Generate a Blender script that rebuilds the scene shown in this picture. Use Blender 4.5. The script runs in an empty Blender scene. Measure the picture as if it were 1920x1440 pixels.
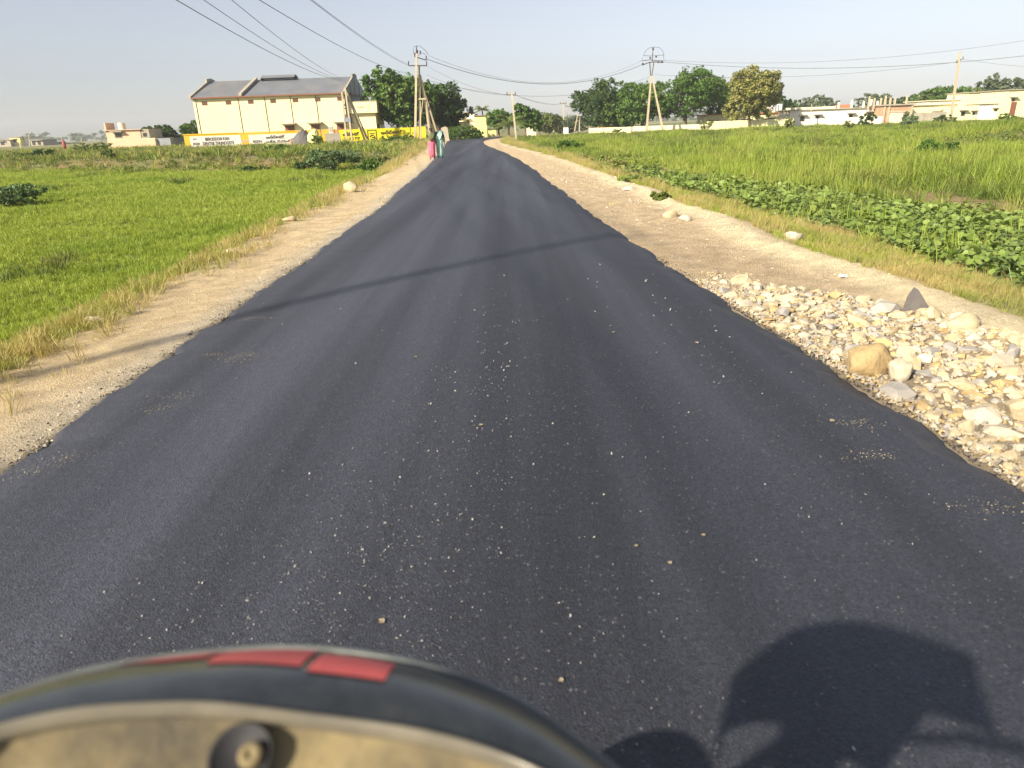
import bpy, bmesh, math, random
import numpy as np
from math import radians, sin, cos, pi, atan, tan, sqrt
from mathutils import Vector, Matrix, Euler
random.seed(7); rng = np.random.default_rng(7)
S = bpy.context.scene
COL = S.collection
# ---------------------------------------------------------------- camera, sky, sun, exposure
F, H0 = 1290.0, 1.6
PITCH, ROLL = atan(485.6 / F), radians(2.0)
cd = bpy.data.cameras.new('camera'); cam = bpy.data.objects.new('camera', cd); COL.objects.link(cam); S.camera = cam
cd.sensor_width = 36; cd.lens = F / 1920 * 36; cd.clip_start = 0.05; cd.clip_end = 6000
cam.matrix_world = Matrix.Translation((0, 0, H0)) @ Euler((pi / 2 - PITCH, 0, 0)).to_matrix().to_4x4() @ Matrix.Rotation(-ROLL, 4, 'Z')
cd.dof.use_dof = True; cd.dof.focus_distance = 14; cd.dof.aperture_fstop = 3.4
SUN_EL, SUN_AZ = radians(31), radians(225)      # compass azimuth, clockwise from +Y
w = bpy.data.worlds.new('World'); S.world = w; w.use_nodes = True
nt = w.node_tree; nt.nodes.clear()
sky = nt.nodes.new('ShaderNodeTexSky'); sky.sky_type = 'NISHITA'; sky.sun_disc = False
sky.sun_elevation = SUN_EL; sky.sun_rotation = SUN_AZ; sky.air_density = 1.0; sky.dust_density = 1.0; sky.ozone_density = 2.5
hsv = nt.nodes.new('ShaderNodeHueSaturation'); hsv.inputs['Saturation'].default_value = 0.40
bg = nt.nodes.new('ShaderNodeBackground'); bg.inputs['Strength'].default_value = 0.063
wo = nt.nodes.new('ShaderNodeOutputWorld')
nt.links.new(sky.outputs[0], hsv.inputs['Color']); tint = nt.nodes.new('ShaderNodeMix'); tint.data_type = 'RGBA'; tint.blend_type = 'MULTIPLY'; tint.inputs[0].default_value = 1; tint.inputs[7].default_value = (.98, .98, 1.04, 1); nt.links.new(hsv.outputs[0], tint.inputs[6]); nt.links.new(tint.outputs[2], bg.inputs[0]); nt.links.new(bg.outputs[0], wo.inputs[0])
ld = bpy.data.lights.new('sun', 'SUN'); ld.energy = 4.6; ld.angle = radians(1.0); ld.color = (1.0, 0.88, 0.68)
sun = bpy.data.objects.new('sun', ld); COL.objects.link(sun)
sdir = Vector((sin(SUN_AZ) * cos(SUN_EL), cos(SUN_AZ) * cos(SUN_EL), sin(SUN_EL)))
sun.rotation_euler = sdir.to_track_quat('Z', 'Y').to_euler()
S.view_settings.view_transform = 'Standard'; S.view_settings.look = 'None'; S.view_settings.gamma = 1
S.view_settings.exposure = 1.12; S.view_settings.use_curve_mapping = False
HAZE = .00035
S.cycles.max_bounces = 6; S.cycles.transparent_max_bounces = 6

# ---------------------------------------------------------------- surveying helpers (photo bearing -> place on a given depth)
def ray(px, py):
    x = (px - 960) / F; y = -(py - 720) / F
    c, s = cos(ROLL), sin(ROLL); x, y = x * c + y * s, -x * s + y * c
    return Vector((x, y * sin(PITCH) + cos(PITCH), y * cos(PITCH) - sin(PITCH)))
def W(px, py, Y):
    d = ray(px, py); t = Y / d.y; return Vector((d.x * t, Y, H0 + d.z * t))
def G(px, py, z=0.0):
    d = ray(px, py); t = (z - H0) / d.z; return Vector((d.x * t, d.y * t, z))
def proj(X, Y, Z):
    v = Z - H0; yu = Y * 0 + Y * sin(PITCH) + v * cos(PITCH); f = Y * cos(PITCH) - v * sin(PITCH)
    x = X / f; yu = yu / f; c, s = cos(ROLL), sin(ROLL)
    return 960 + (x * c - yu * s) * F, 720 - (x * s + yu * c) * F, f

# ---------------------------------------------------------------- terrain
def sm(a, b, x):
    t = np.clip((x - a) / (b - a), 0, 1); return t * t * (3 - 2 * t)
LY = [-30, 3.2, 8, 11.5, 15.4, 21, 30.7, 56.4, 91.6, 103, 115, 135, 160, 180, 220, 300, 4000]
LX = [-2.68, -2.67, -2.69, -2.71, -2.74, -2.94, -3.31, -4.74, -7.0, -6.6, -3.6, 2.0, 8.6, 13, 22, 45, 1400]
RY = [-30, 2.84, 6.1, 8.3, 11, 19.2, 33, 41.6, 54.4, 68.6, 83.7, 92, 105, 120, 140, 160, 180, 220, 300, 4000]
RX = [2.6, 2.38, 2.12, 1.92, 1.77, 1.48, 1.0, 0.46, -0.58, -1.82, -2.35, -2.1, -0.2, 4, 9.5, 14, 18, 27, 50, 1405]
def smooth_interp(ys, xs):
    g = np.concatenate([np.arange(-30, 20, 1.0), np.arange(20, 320, 4.0), [500, 4000]])
    v = np.interp(g, ys, xs)
    for _ in range(3):
        v[2:-4] = (v[1:-5] + 2 * v[2:-4] + v[3:-3]) / 4
    return lambda y: np.interp(y, g, v)
cl, cr = smooth_interp(LY, LX), smooth_interp(RY, RX)
def wob(x, y, sc, seed=0):
    r = np.random.default_rng(seed); o = 0
    for i in range(7):
        a = r.uniform(0, 2 * pi); k = sc * r.uniform(.6, 2.2); o = o + np.sin((x * cos(a) + y * sin(a)) * k + r.uniform(0, 6)) / 7
    return o * 1.6
YBX = [-400, -60, -42, -23.4, -11.4, -8]; YBY = [137, 69, 57, 46, 42.5, 41]
def bank(x, y):
    yb = np.interp(x, YBX, YBY) + 1.2 * wob(x, y, .35, 5); return sm(yb, yb + 4.5, y)
def T(x, y, fine=True):
    x = np.asarray(x, float); y = np.asarray(y, float)
    dl = cl(y) - x; dr = x - cr(y)
    dip = -1.3 * sm(92, 185, y) * sm(-14, -3, x) * (1 - sm(28, 50, x))
    b = bank(x, y)
    wl = 1.55 + .25 * wob(x, y, .5, 3)
    zl = (-.03 - .04 * sm(0, 1, dl)) + sm(wl, wl + 1.3, dl) * ((-.55 + .05 * wob(x, y, 1.3, 1) + .03 * wob(x, y, 5, 2)) * (1 - b) + b * (.24 + .14 * wob(x, y, .7, 6)))
    wr = .2 * wob(x, y, .6, 8)
    far = sm(72, 96, y)
    zr = -.05 + .07 * np.exp(-((dr - 1.85 - wr) / .28) ** 2) * (1 - sm(22, 40, y)) - sm(2.2, 4.0, dr + wr) * (.20 * (1 - far) + .05 * far) - sm(4.5, 8.5, dr + wr) * (.25 * (1 - far) + .05 * far)
    zr = zr + sm(5, 10, dr) * sm(8, 20, y) * (.26 * wob(x, y, .28, 9) + .08 * wob(x, y, 1.1, 10)) - .15 * sm(30, 50, x) * far
    bk = sm(46, 52, y) * (1 - sm(56, 66, y)) * sm(30, 38, x) * .55
    z = np.where(dl > 0, zl, np.where(dr > 0, zr + bk, -.06))
    if fine: z = z + .012 * wob(x, y, 9, 11) * (np.maximum(dl, dr) > .1)
    return z + dip
BARE = [G(1815, 372, -.35), G(1700, 352, -.35), G(1900, 395, -.35)]
def bare(x, y): return np.clip(sum(np.exp(-(((x - q.x) / 1.5) ** 2 + ((y - q.y) / 1.9) ** 2)) for q in BARE) * (1 + .5 * wob(x, y, 1.4, 77)), 0, 1)
def Tz(x, y): return float(T(x, y))
def onT(px, py, Y0=None):
    z = -.1
    for _ in range(25):
        p = G(px, py, z); z = .5 * z + .5 * Tz(p.x, p.y)
    return Vector((p.x, p.y, z))

# ---------------------------------------------------------------- materials
def new_mat(name):
    m = bpy.data.materials.new(name); m.use_nodes = True; n = m.node_tree; n.nodes.clear()
    o = n.nodes.new('ShaderNodeOutputMaterial'); p = n.nodes.new('ShaderNodeBsdfPrincipled'); n.links.new(p.outputs[0], o.inputs[0]); return m, n, p, o
def noise(n, scale, detail=4, vec=None, rough=.6):
    t = n.nodes.new('ShaderNodeTexNoise'); t.inputs['Scale'].default_value = scale; t.inputs['Detail'].default_value = detail; t.inputs['Roughness'].default_value = rough
    if vec is not None: n.links.new(vec, t.inputs['Vector'])
    return t.outputs['Fac']
def ramp(n, fac, a, b):
    r = n.nodes.new('ShaderNodeMapRange'); n.links.new(fac, r.inputs['Value']); r.inputs['From Min'].default_value = a; r.inputs['From Max'].default_value = b; return r.outputs['Result']
def mix(n, f, a, b, bt='MIX'):
    m = n.nodes.new('ShaderNodeMix'); m.data_type = 'RGBA'; m.blend_type = bt
    for s, v in ((m.inputs[0], f), (m.inputs[6], a), (m.inputs[7], b)):
        if hasattr(v, 'links'): n.links.new(v, s)
        elif isinstance(v, tuple): s.default_value = (*v, 1)
        else: s.default_value = v
    return m.outputs[2]
def bump(n, p, h, strength, dist):
    b = n.nodes.new('ShaderNodeBump'); b.inputs['Strength'].default_value = strength; b.inputs['Distance'].default_value = dist
    n.links.new(h, b.inputs['Height']); n.links.new(b.outputs[0], p.inputs['Normal'])
def pos(n, sx=1, sy=1, sz=1):
    g = n.nodes.new('ShaderNodeNewGeometry'); m = n.nodes.new('ShaderNodeMapping'); m.inputs['Scale'].default_value = (sx, sy, sz)
    n.links.new(g.outputs['Position'], m.inputs['Vector']); return m.outputs[0]
def surf(name, a, b=None, scale=2.0, rough=.85, metal=0, bs=None, bd=.01, stain=None, coat=0):
    m, n, p, o = new_mat(name); b = b or tuple(c * .8 for c in a); v = pos(n)
    c = mix(n, ramp(n, noise(n, scale, 6, v), .32, .68), a, b)
    if stain: c = mix(n, ramp(n, noise(n, scale * .35, 8, pos(n, 1.3, 1.3, .35), .75), .52, .75), c, stain)
    n.links.new(c, p.inputs['Base Color']); p.inputs['Roughness'].default_value = rough; p.inputs['Metallic'].default_value = metal; p.inputs['Coat Weight'].default_value = coat
    if bs: bump(n, p, noise(n, bs, 5, v), .6, bd)
    return m
def foliage(name, a, b, c=None, trans=.35, big=.25, rough=.5):
    m, n, p, o = new_mat(name)
    g = n.nodes.new('ShaderNodeNewGeometry'); oi = n.nodes.new('ShaderNodeObjectInfo')
    ad = n.nodes.new('ShaderNodeMath'); ad.operation = 'ADD'; n.links.new(g.outputs['Random Per Island'], ad.inputs[0]); n.links.new(oi.outputs['Random'], ad.inputs[1])
    fr = n.nodes.new('ShaderNodeMath'); fr.operation = 'FRACT'; n.links.new(ad.outputs[0], fr.inputs[0])
    col = mix(n, fr.outputs[0], a, b)
    if c: col = mix(n, ramp(n, noise(n, big, 4, pos(n)), .48, .66), col, c)
    n.links.new(col, p.inputs['Base Color']); p.inputs['Roughness'].default_value = rough; p.inputs['Specular IOR Level'].default_value = .3
    t = n.nodes.new('ShaderNodeBsdfTranslucent'); n.links.new(mix(n, 1.0, col, (1.0, 1.0, .55), 'MULTIPLY'), t.inputs['Color'])
    ms = n.nodes.new('ShaderNodeMixShader'); ms.inputs[0].default_value = trans
    n.links.new(p.outputs[0], ms.inputs[1]); n.links.new(t.outputs[0], ms.inputs[2]); n.links.new(ms.outputs[0], o.inputs[0])
    return m
M = {}
M['cream'] = surf('cream_paint', (.80, .72, .42), (.76, .68, .39), .4, .9, stain=(.62, .54, .34))
M['cream2'] = surf('pale_limewash', (.76, .70, .52), (.68, .61, .44), .5, .9, stain=(.45, .39, .30))
M['white'] = surf('white_limewash', (.80, .77, .66), (.74, .70, .60), .5, .9, stain=(.5, .47, .4))
M['salmon'] = surf('salmon_paint', (.62, .42, .28), (.56, .38, .26), .5, .9, stain=(.5, .42, .33))
M['amber'] = surf('amber_paint', (.85, .50, .03), (.80, .46, .03), 1, .8, stain=(.6, .38, .06))
M['yellow'] = surf('yellow_paint', (.86, .74, .02), (.82, .68, .02), 1, .8, stain=(.68, .56, .05))
M['paleyellow'] = surf('pale_yellow_paint', (.80, .74, .30), (.72, .66, .26), 1, .8, stain=(.5, .45, .2))
M['whitepaint'] = surf('white_wall_paint', (.80, .76, .68), (.74, .70, .62), 1.5, .85, stain=(.62, .5, .36))
M['black'] = surf('black_paint', (.02, .02, .025), None, 3, .7)
M['brownwood'] = surf('brown_door_paint', (.22, .085, .045), (.17, .06, .035), 4, .7)
M['darkvent'] = surf('dark_vent', (.10, .055, .04), None, 4, .8)
M['roof'] = surf('grey_sheet_roof', (.20, .215, .24), (.15, .165, .19), .5, .6, stain=(.28, .25, .22))
M['gable'] = surf('blue_grey_sheet', (.23, .25, .28), (.19, .21, .24), 1, .6)
M['concrete'] = surf('weathered_concrete', (.40, .36, .29), (.31, .28, .22), 1.5, .9, bs=20, stain=(.2, .18, .14))
M['pole'] = surf('cast_concrete_pole', (.50, .42, .29), (.42, .35, .24), 2.5, .9, stain=(.3, .25, .18))
M['brick'] = surf('unplastered_brick', (.46, .28, .18), (.36, .22, .14), 3, .95, stain=(.5, .4, .28))
M['orange'] = surf('terracotta_coping', (.50, .20, .10), (.42, .16, .08), 3, .9)
M['metal'] = surf('dull_steel', (.16, .15, .14), (.12, .10, .09), 5, .55, metal=.4)
M['wire'] = surf('aluminium_wire', (.10, .10, .11), None, 5, .6)
M['porcelain'] = surf('dark_insulator', (.06, .035, .03), None, 5, .3)
M['glass'] = surf('dark_window', (.04, .035, .03), None, 5, .25)
M['bark'] = surf('bark', (.16, .11, .07), (.10, .07, .045), 6, .95, bs=15)
M['tarp'] = surf('grey_tarpaulin', (.12, .11, .11), (.08, .075, .08), 2, .7, bs=6, bd=.05)
M['tank'] = surf('white_tank', (.72, .72, .70), None, 2, .5)
M['blue'] = surf('blue_paint', (.05, .09, .22), None, 2, .6)
M['skin'] = surf('brown_skin', (.20, .105, .06), None, 5, .55)
M['hair'] = surf('black_hair', (.012, .01, .01), None, 5, .45)
M['pink'] = surf('pink_cotton', (.72, .16, .24), (.58, .11, .19), 9, .75)
M['olive'] = surf('olive_cotton', (.16, .19, .08), (.10, .13, .06), 14, .8)
M['mint'] = surf('mint_cotton', (.48, .70, .56), (.36, .60, .48), 9, .7)
M['teal'] = surf('teal_border', (.03, .20, .20), None, 9, .7)
M['navy'] = surf('navy_cotton', (.02, .05, .17), None, 9, .7)
M['red'] = surf('red_cotton', (.35, .03, .05), None, 9, .7)
M['rubber'] = surf('rubber', (.02, .02, .02), None, 9, .8)
M['leafA'] = foliage('broad_leaf_green', (.055, .125, .022), (.10, .19, .03), (.13, .21, .04), .3)
M['leafB'] = foliage('dark_tree_green', (.035, .075, .02), (.065, .12, .03), (.08, .14, .03), .3)
M['leafG'] = foliage('golden_leaf', (.30, .29, .08), (.17, .20, .05), (.38, .35, .13), .3, .6)
M['leafY'] = foliage('olive_leaf', (.13, .18, .04), (.20, .24, .06), (.10, .14, .04), .3)
M['leafD'] = foliage('dusty_green_leaf', (.10, .17, .075), (.19, .26, .13), (.12, .20, .07), .3)
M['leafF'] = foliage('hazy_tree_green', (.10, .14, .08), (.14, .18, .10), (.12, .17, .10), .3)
M['palm'] = foliage('palm_leaf', (.10, .15, .035), (.17, .21, .06), None, .3)
M['grass'] = foliage('field_grass', (.27, .34, .045), (.38, .45, .09), (.22, .31, .04), .4, .22)
M['tall'] = foliage('tall_grass', (.20, .29, .035), (.34, .42, .075), (.38, .39, .10), .4, .35)
M['reed'] = foliage('dark_grass', (.09, .15, .025), (.15, .21, .04), (.19, .19, .06), .35, .5)
M['dry'] = foliage('dry_grass', (.42, .34, .12), (.50, .42, .20), (.26, .30, .08), .35, .8)
M['vine'] = foliage('vine_leaf', (.13, .20, .045), (.25, .32, .09), (.18, .26, .055), .22, 1.0, .45)
M['weed'] = foliage('weed_leaf', (.12, .18, .04), (.22, .25, .08), (.30, .22, .10), .3, .5)
STONES = [surf('cream_stone', (.58, .48, .31), (.42, .35, .23), 13, .92, bs=45, bd=.012, stain=(.26, .20, .13)),
          surf('pale_stone', (.60, .53, .41), (.44, .39, .30), 13, .92, bs=45, bd=.012, stain=(.30, .24, .17)),
          surf('grey_stone', (.30, .285, .27), (.40, .37, .33), 9, .9, bs=30, bd=.006),
          surf('ochre_stone', (.55, .41, .20), (.40, .29, .15), 9, .92, bs=35, bd=.02, stain=(.25, .16, .08))]
M['blacktop'] = surf('bitumen_crumb', (.03, .03, .036), None, 20, .7)
M['slab'] = surf('dark_slate', (.13, .12, .115), (.10, .09, .09), 9, .9, bs=30)
M['pebble'] = surf('pebble_mix', (.42, .37, .29), (.30, .27, .23), 14, .95)
M['grit'] = surf('pale_grit', (.40, .39, .37), (.14, .14, .14), 40, .8)

# ---------------------------------------------------------------- mesh builder and object helpers
class MB:
    def __init__(s): s.v = []; s.f = []; s.n = 0; s.m = []
    def add(s, v, f, mi=0):
        s.v.extend([tuple(p) for p in v]); s.f.extend([tuple(i + s.n for i in q) for q in f]); s.m.extend([mi] * len(f)); s.n += len(v); return s
    def box(s, a, b, mt=None, mi=0):
        v = [Vector((x, y, z)) for x in (a[0], b[0]) for y in (a[1], b[1]) for z in (a[2], b[2])]
        if mt is not None: v = [mt @ p for p in v]
        return s.add(v, [(0, 1, 3, 2), (4, 6, 7, 5), (0, 4, 5, 1), (2, 3, 7, 6), (0, 2, 6, 4), (1, 5, 7, 3)], mi)
    def tube(s, pts, r, k=6, cap=True, r2=None, mi=0, square=False):
        pts = [Vector(p) for p in pts]; n = len(pts); V = []
        for i, p in enumerate(pts):
            d = (pts[min(i + 1, n - 1)] - pts[max(i - 1, 0)]).normalized()
            u = d.cross(Vector((0, 0, 1))) if abs(d.z) < .9 else d.cross(Vector((0, 1, 0)))
            u.normalize(); q = d.cross(u); rr = r if r2 is None else r + (r2 - r) * i / (n - 1)
            for j in range(k):
                a = 2 * pi * (j + .5 * square) / k; V.append(p + (u * cos(a) + q * sin(a)) * rr)
        Fc = [(i * k + j, i * k + (j + 1) % k, (i + 1) * k + (j + 1) % k, (i + 1) * k + j) for i in range(n - 1) for j in range(k)]
        if cap: Fc += [tuple(range(k)), tuple((n - 1) * k + j for j in reversed(range(k)))]
        return s.add(V, Fc, mi)
    def loft(s, rings, closed=True, cap=True, mi=0):
        k = len(rings[0]); V = [p for r in rings for p in r]; n = len(rings)
        kk = k if closed else k - 1
        Fc = [(i * k + j, i * k + (j + 1) % k, (i + 1) * k + (j + 1) % k, (i + 1) * k + j) for i in range(n - 1) for j in range(kk)]
        if cap and closed: Fc += [tuple(reversed(range(k))), tuple((n - 1) * k + j for j in range(k))]
        return s.add(V, Fc, mi)
    def ball(s, c, r, k=10, mi=0, sq=(1, 1, 1)):
        c = Vector(c); rings = [[c + Vector((cos(2 * pi * j / k) * sin(a) * sq[0], sin(2 * pi * j / k) * sin(a) * sq[1], -cos(a) * sq[2])) * r for j in range(k)] for a in [pi * (i + .12) / (k // 2 + .24) for i in range(k // 2 + 1)]]
        return s.loft(rings, mi=mi)
    def mesh(s, name, mats, smooth=False):
        me = bpy.data.meshes.new(name); me.from_pydata(s.v, [], s.f)
        for q in (mats if isinstance(mats, (list, tuple)) else [mats]): me.materials.append(q)
        if any(s.m): me.polygons.foreach_set('material_index', s.m)
        if smooth: me.polygons.foreach_set('use_smooth', [True] * len(me.polygons))
        me.update(); return me
    def build(s, name, mats, parent=None, smooth=False):
        return link(name, s.mesh(name, mats, smooth), parent)
def link(name, data, parent=None):
    o = bpy.data.objects.new(name, data); COL.objects.link(o)
    if parent is not None: o.parent = parent
    return o
def tag(o, label=None, cat=None, group=None, kind=None):
    if label: o['label'] = label
    if cat: o['category'] = cat
    if group: o['group'] = group
    if kind: o['kind'] = kind
    return o
def thing(name, label, cat, loc=(0, 0, 0), rz=0, group=None, rot=None):
    o = bpy.data.objects.new(name, None); COL.objects.link(o); o.location = loc; o.rotation_euler = rot or (0, 0, rz); o.empty_display_size = .2
    return tag(o, label, cat, group)
def copy_tree(o, parent=None):
    c = o.copy(); COL.objects.link(c)
    if parent is not None: c.parent = parent
    for ch in list(o.children): copy_tree(ch, c)
    return c
def npmesh(name, V, Fq, mats, smooth=False, mi=None):
    V = np.asarray(V, np.float32); Fq = np.asarray(Fq, np.int32); me = bpy.data.meshes.new(name)
    me.vertices.add(len(V)); me.vertices.foreach_set('co', V.ravel()); k = Fq.shape[1]
    me.loops.add(Fq.size); me.loops.foreach_set('vertex_index', Fq.ravel()); me.polygons.add(len(Fq))
    me.polygons.foreach_set('loop_start', np.arange(0, Fq.size, k, dtype=np.int32)); me.polygons.foreach_set('loop_total', np.full(len(Fq), k, np.int32))
    for q in mats: me.materials.append(q)
    if mi is not None: me.polygons.foreach_set('material_index', mi)
    if smooth: me.polygons.foreach_set('use_smooth', np.ones(len(Fq), bool))
    me.update(calc_edges=True); return me

# ---------------------------------------------------------------- scatter (stuff only)
def scatter(name, P, R, SC, templates, label=None, parent=None, idx=None):
    P = np.asarray(P, np.float32); N = len(P); me = bpy.data.meshes.new(name); me.vertices.add(N); me.vertices.foreach_set('co', P.ravel())
    at = me.attributes.new('rot', 'FLOAT_VECTOR', 'POINT'); at.data.foreach_set('vector', np.asarray(R, np.float32).ravel())
    at = me.attributes.new('scl', 'FLOAT_VECTOR', 'POINT'); at.data.foreach_set('vector', np.asarray(SC, np.float32).ravel())
    at = me.attributes.new('pick', 'INT', 'POINT'); at.data.foreach_set('value', (rng.integers(0, len(templates), N) if idx is None else idx).astype(np.int32))
    o = link(name, me, parent); g = bpy.data.node_groups.new(name, 'GeometryNodeTree')
    g.interface.new_socket('Geometry', in_out='INPUT', socket_type='NodeSocketGeometry'); g.interface.new_socket('Geometry', in_out='OUTPUT', socket_type='NodeSocketGeometry')
    gi = g.nodes.new('NodeGroupInput'); go = g.nodes.new('NodeGroupOutput'); ip = g.nodes.new('GeometryNodeInstanceOnPoints'); gt = g.nodes.new('GeometryNodeGeometryToInstance')
    for t in templates:
        oi = g.nodes.new('GeometryNodeObjectInfo'); oi.inputs['Object'].default_value = t; g.links.new(oi.outputs['Geometry'], gt.inputs[0])
    g.links.new(gi.outputs[0], ip.inputs['Points']); g.links.new(gt.outputs[0], ip.inputs['Instance']); ip.inputs['Pick Instance'].default_value = True
    for nm, dt, sk in (('rot', 'FLOAT_VECTOR', 'Rotation'), ('scl', 'FLOAT_VECTOR', 'Scale'), ('pick', 'INT', 'Instance Index')):
        na = g.nodes.new('GeometryNodeInputNamedAttribute'); na.data_type = dt; na.inputs['Name'].default_value = nm; g.links.new(na.outputs['Attribute'], ip.inputs[sk])
    g.links.new(ip.outputs[0], go.inputs[0]); md = o.modifiers.new('scatter', 'NODES'); md.node_group = g
    tag(o, label, kind='stuff'); return o
def template(me): return bpy.data.objects.new(me.name, me)
def tuft(name, mat, n, spread, wd, lean, seed, hv=.5):
    r = random.Random(seed); V = []; Fc = []
    for i in range(n):
        a = r.uniform(0, 2 * pi); q = spread * sqrt(r.random()); bx, by = q * cos(a), q * sin(a); h = r.uniform(hv, 1.0)
        a2 = a + r.uniform(-1.2, 1.2); l = r.uniform(.2, 1) * lean; fx, fy = cos(a2), sin(a2); a3 = r.uniform(0, pi); wx, wy = cos(a3) * wd, sin(a3) * wd; b0 = len(V)
        for t, ww in ((0, .8), (.5, 1), (.85, .55)):
            cx = bx + fx * l * t ** 1.9; cy = by + fy * l * t ** 1.9; z = h * (t - .12 * l * t * t)
            V += [(cx - wx * ww, cy - wy * ww, z), (cx + wx * ww, cy + wy * ww, z)]
        V.append((bx + fx * l, by + fy * l, h * (1 - .2 * l)))
        Fc += [(b0, b0 + 1, b0 + 3, b0 + 2), (b0 + 2, b0 + 3, b0 + 5, b0 + 4), (b0 + 4, b0 + 5, b0 + 6)]
    m = MB(); m.add(V, Fc); return template(m.mesh(name, mat))
def leafclump(name, mat, n, rad, lw, seed, flat=.7):
    r = random.Random(seed); m = MB()
    for i in range(n):
        c = Vector((r.gauss(0, 1), r.gauss(0, 1), r.gauss(0, 1))).normalized() * rad * r.random() ** .4; c.z = abs(c.z) * flat
        e = Euler((r.uniform(-.9, .9), r.uniform(-.9, .9), r.uniform(0, 6.28))).to_matrix(); s = lw * r.uniform(.6, 1.3)
        m.add([c + e @ Vector(p) * s for p in ((0, -.5, 0), (.38, 0, .1), (0, .55, 0), (-.38, 0, .1))], [(0, 1, 2, 3)])
    return template(m.mesh(name, mat))
def strips(y0, y1, dens, xr, mask, grow=1.06, cull=650):
    """random points, y strip by y strip; dens(d) per m2, xr(y)->(x0,x1), mask(x,y)->bool or probability"""
    X = []; Y = []; y = y0
    while y < y1:
        yy = min(y * grow + .05, y1); a, b = xr(y); a = max(a, -1.05 * yy - 4.5); b = min(b, 1.05 * yy + 4.5)
        if b > a:
            n = rng.poisson(dens(y) * (b - a) * (yy - y))
            if n: X.append(rng.uniform(a, b, n)); Y.append(rng.uniform(y, yy, n))
        y = yy
    X = np.concatenate(X); Y = np.concatenate(Y); k = rng.random(len(X)) < mask(X, Y); X, Y = X[k], Y[k]
    Z = T(X, Y); px, py, f = proj(X, Y, Z); k = (px > -cull) & (px < 1920 + cull) & (py < 1440 + 900); return X[k], Y[k], Z[k]
def put(name, X, Y, Z, sc, hs, tpl, label, tilt=.15, sink=.0, parent=None):
    N = len(X); R = np.stack([rng.normal(0, tilt, N), rng.normal(0, tilt, N), rng.uniform(0, 6.28, N)], 1)
    SC = np.stack([sc, sc, hs], 1); return scatter(name, np.stack([X, Y, Z - sink], 1), R, SC, tpl, label, parent)

# ================================================================ GROUND
us = np.concatenate([-np.geomspace(9, 2500, 70)[::-1], np.arange(-8.9, -2.0, .13), np.arange(-2.0, 0, .4)])
us = np.concatenate([us, np.arange(0, 7.2, .11), np.geomspace(7.3, 2500, 85)])   # u<0: left of the road, u>0: right (measured from the edges)
ys = np.concatenate([np.arange(-14, 1, .6), np.arange(1, 9, .11)]); y = 9.0; L = []
while y < 150: L.append(y); y += .011 * y
while y < 4000: L.append(y); y *= 1.06
ys = np.concatenate([ys, L])
UU, YY = np.meshgrid(us, ys)
CL, CR = cl(YY), cr(YY)
sc_l = np.clip((UU + 2.0) / 2.0, 0, 1)      # -2..0 spans the road bed
XX = np.where(UU < -2.0, CL + (UU + 2.0), np.where(UU < 0, CL + (CR - CL) * sc_l, CR + UU))
ZZ = T(XX, YY); ny, nx = XX.shape
V = np.stack([XX, YY, ZZ], -1).reshape(-1, 3)
ii = np.arange(ny * nx).reshape(ny, nx); Q = np.stack([ii[:-1, :-1], ii[:-1, 1:], ii[1:, 1:], ii[1:, :-1]], -1).reshape(-1, 4)
DL, DR = (CL - XX), (XX - CR)
wlv = 1.25 + .05 * np.clip(YY - 4, 0, 12) + .28 * wob(XX, YY, 1.1, 21) + .1 * wob(XX, YY, 5, 22)
wrv = 2.15 + .22 * wob(XX, YY, .9, 23) + .1 * wob(XX, YY, 5, 24) - .5 * sm(30, 70, YY)
shl = (DL > -.01) * (1 - sm(wlv - .18, wlv + .22, DL)) * (1 - .6 * sm(75, 95, YY))
shr = (DR > -.01) * (1 - sm(wrv - .15, wrv + .3, DR))
col = np.zeros((ny, nx, 4)); col[..., 3] = 1
def lay(c, wgt):
    wgt = np.clip(wgt, 0, 1)[..., None]; col[..., :3] = col[..., :3] * (1 - wgt) + np.array(c) * wgt
lay((.14, .21, .03), np.ones_like(XX))                                             # green soil
bk = bank(XX, YY) * (DL > 0)
lay((.20, .19, .09), bk * .9); lay((.30, .19, .11), bk * (1 - bk) * 5 * (.5 + .6 * wob(XX, YY, .8, 30)))
lay((.26, .26, .09), (DR > 0) * (1 - sm(2.8, 3.8, DR))); lay((.10, .14, .04), (DR > 3.4) * .8)
lay((.34, .24, .14), (DR > 5) * sm(.55, .9, wob(XX, YY, .5, 31)) * sm(14, 25, YY))
lay((.36, .27, .14), bare(XX, YY) * 1.2)
lay((.30, .30, .12), (DL > 0) * sm(wlv - .1, wlv + .1, DL) * (1 - sm(wlv + .3, wlv + 1.1, DL)))
lay((.70, .56, .35), shl); lay((.56, .51, .42), (DL > -.01) * (1 - sm(.1, .6 + .2 * wob(XX, YY, 2, 33), DL)) * .75)
lay((.62, .49, .32), shr); lay((.86, .76, .52), shr * np.exp(-((DR - 1.75 - .2 * wob(XX, YY, .6, 8)) / .33) ** 2) * (1 - .5 * sm(14, 30, YY)))
lay((.38, .33, .25), (DR > -.01) * (1 - sm(.9, 1.4, DR)) * (1 - sm(6.0, 7.2, YY)) * .7)
lay((.10, .10, .10), ((DL < 0) & (DR < 0)))
gm, n, p, o = new_mat('earth')
at = n.nodes.new('ShaderNodeAttribute'); at.attribute_name = 'tint'; v = pos(n)
c = mix(n, 1.0, at.outputs['Color'], mix(n, ramp(n, noise(n, 3.5, 9, v, .7), .3, .7), (.66, .63, .58), (1.22, 1.21, 1.2)), 'MULTIPLY')
c = mix(n, ramp(n, noise(n, 26, 6, v, .8), .54, .72), c, mix(n, 1.0, c, (.62, .56, .5), 'MULTIPLY'))
n.links.new(c, p.inputs['Base Color']); p.inputs['Roughness'].default_value = .95
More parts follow.
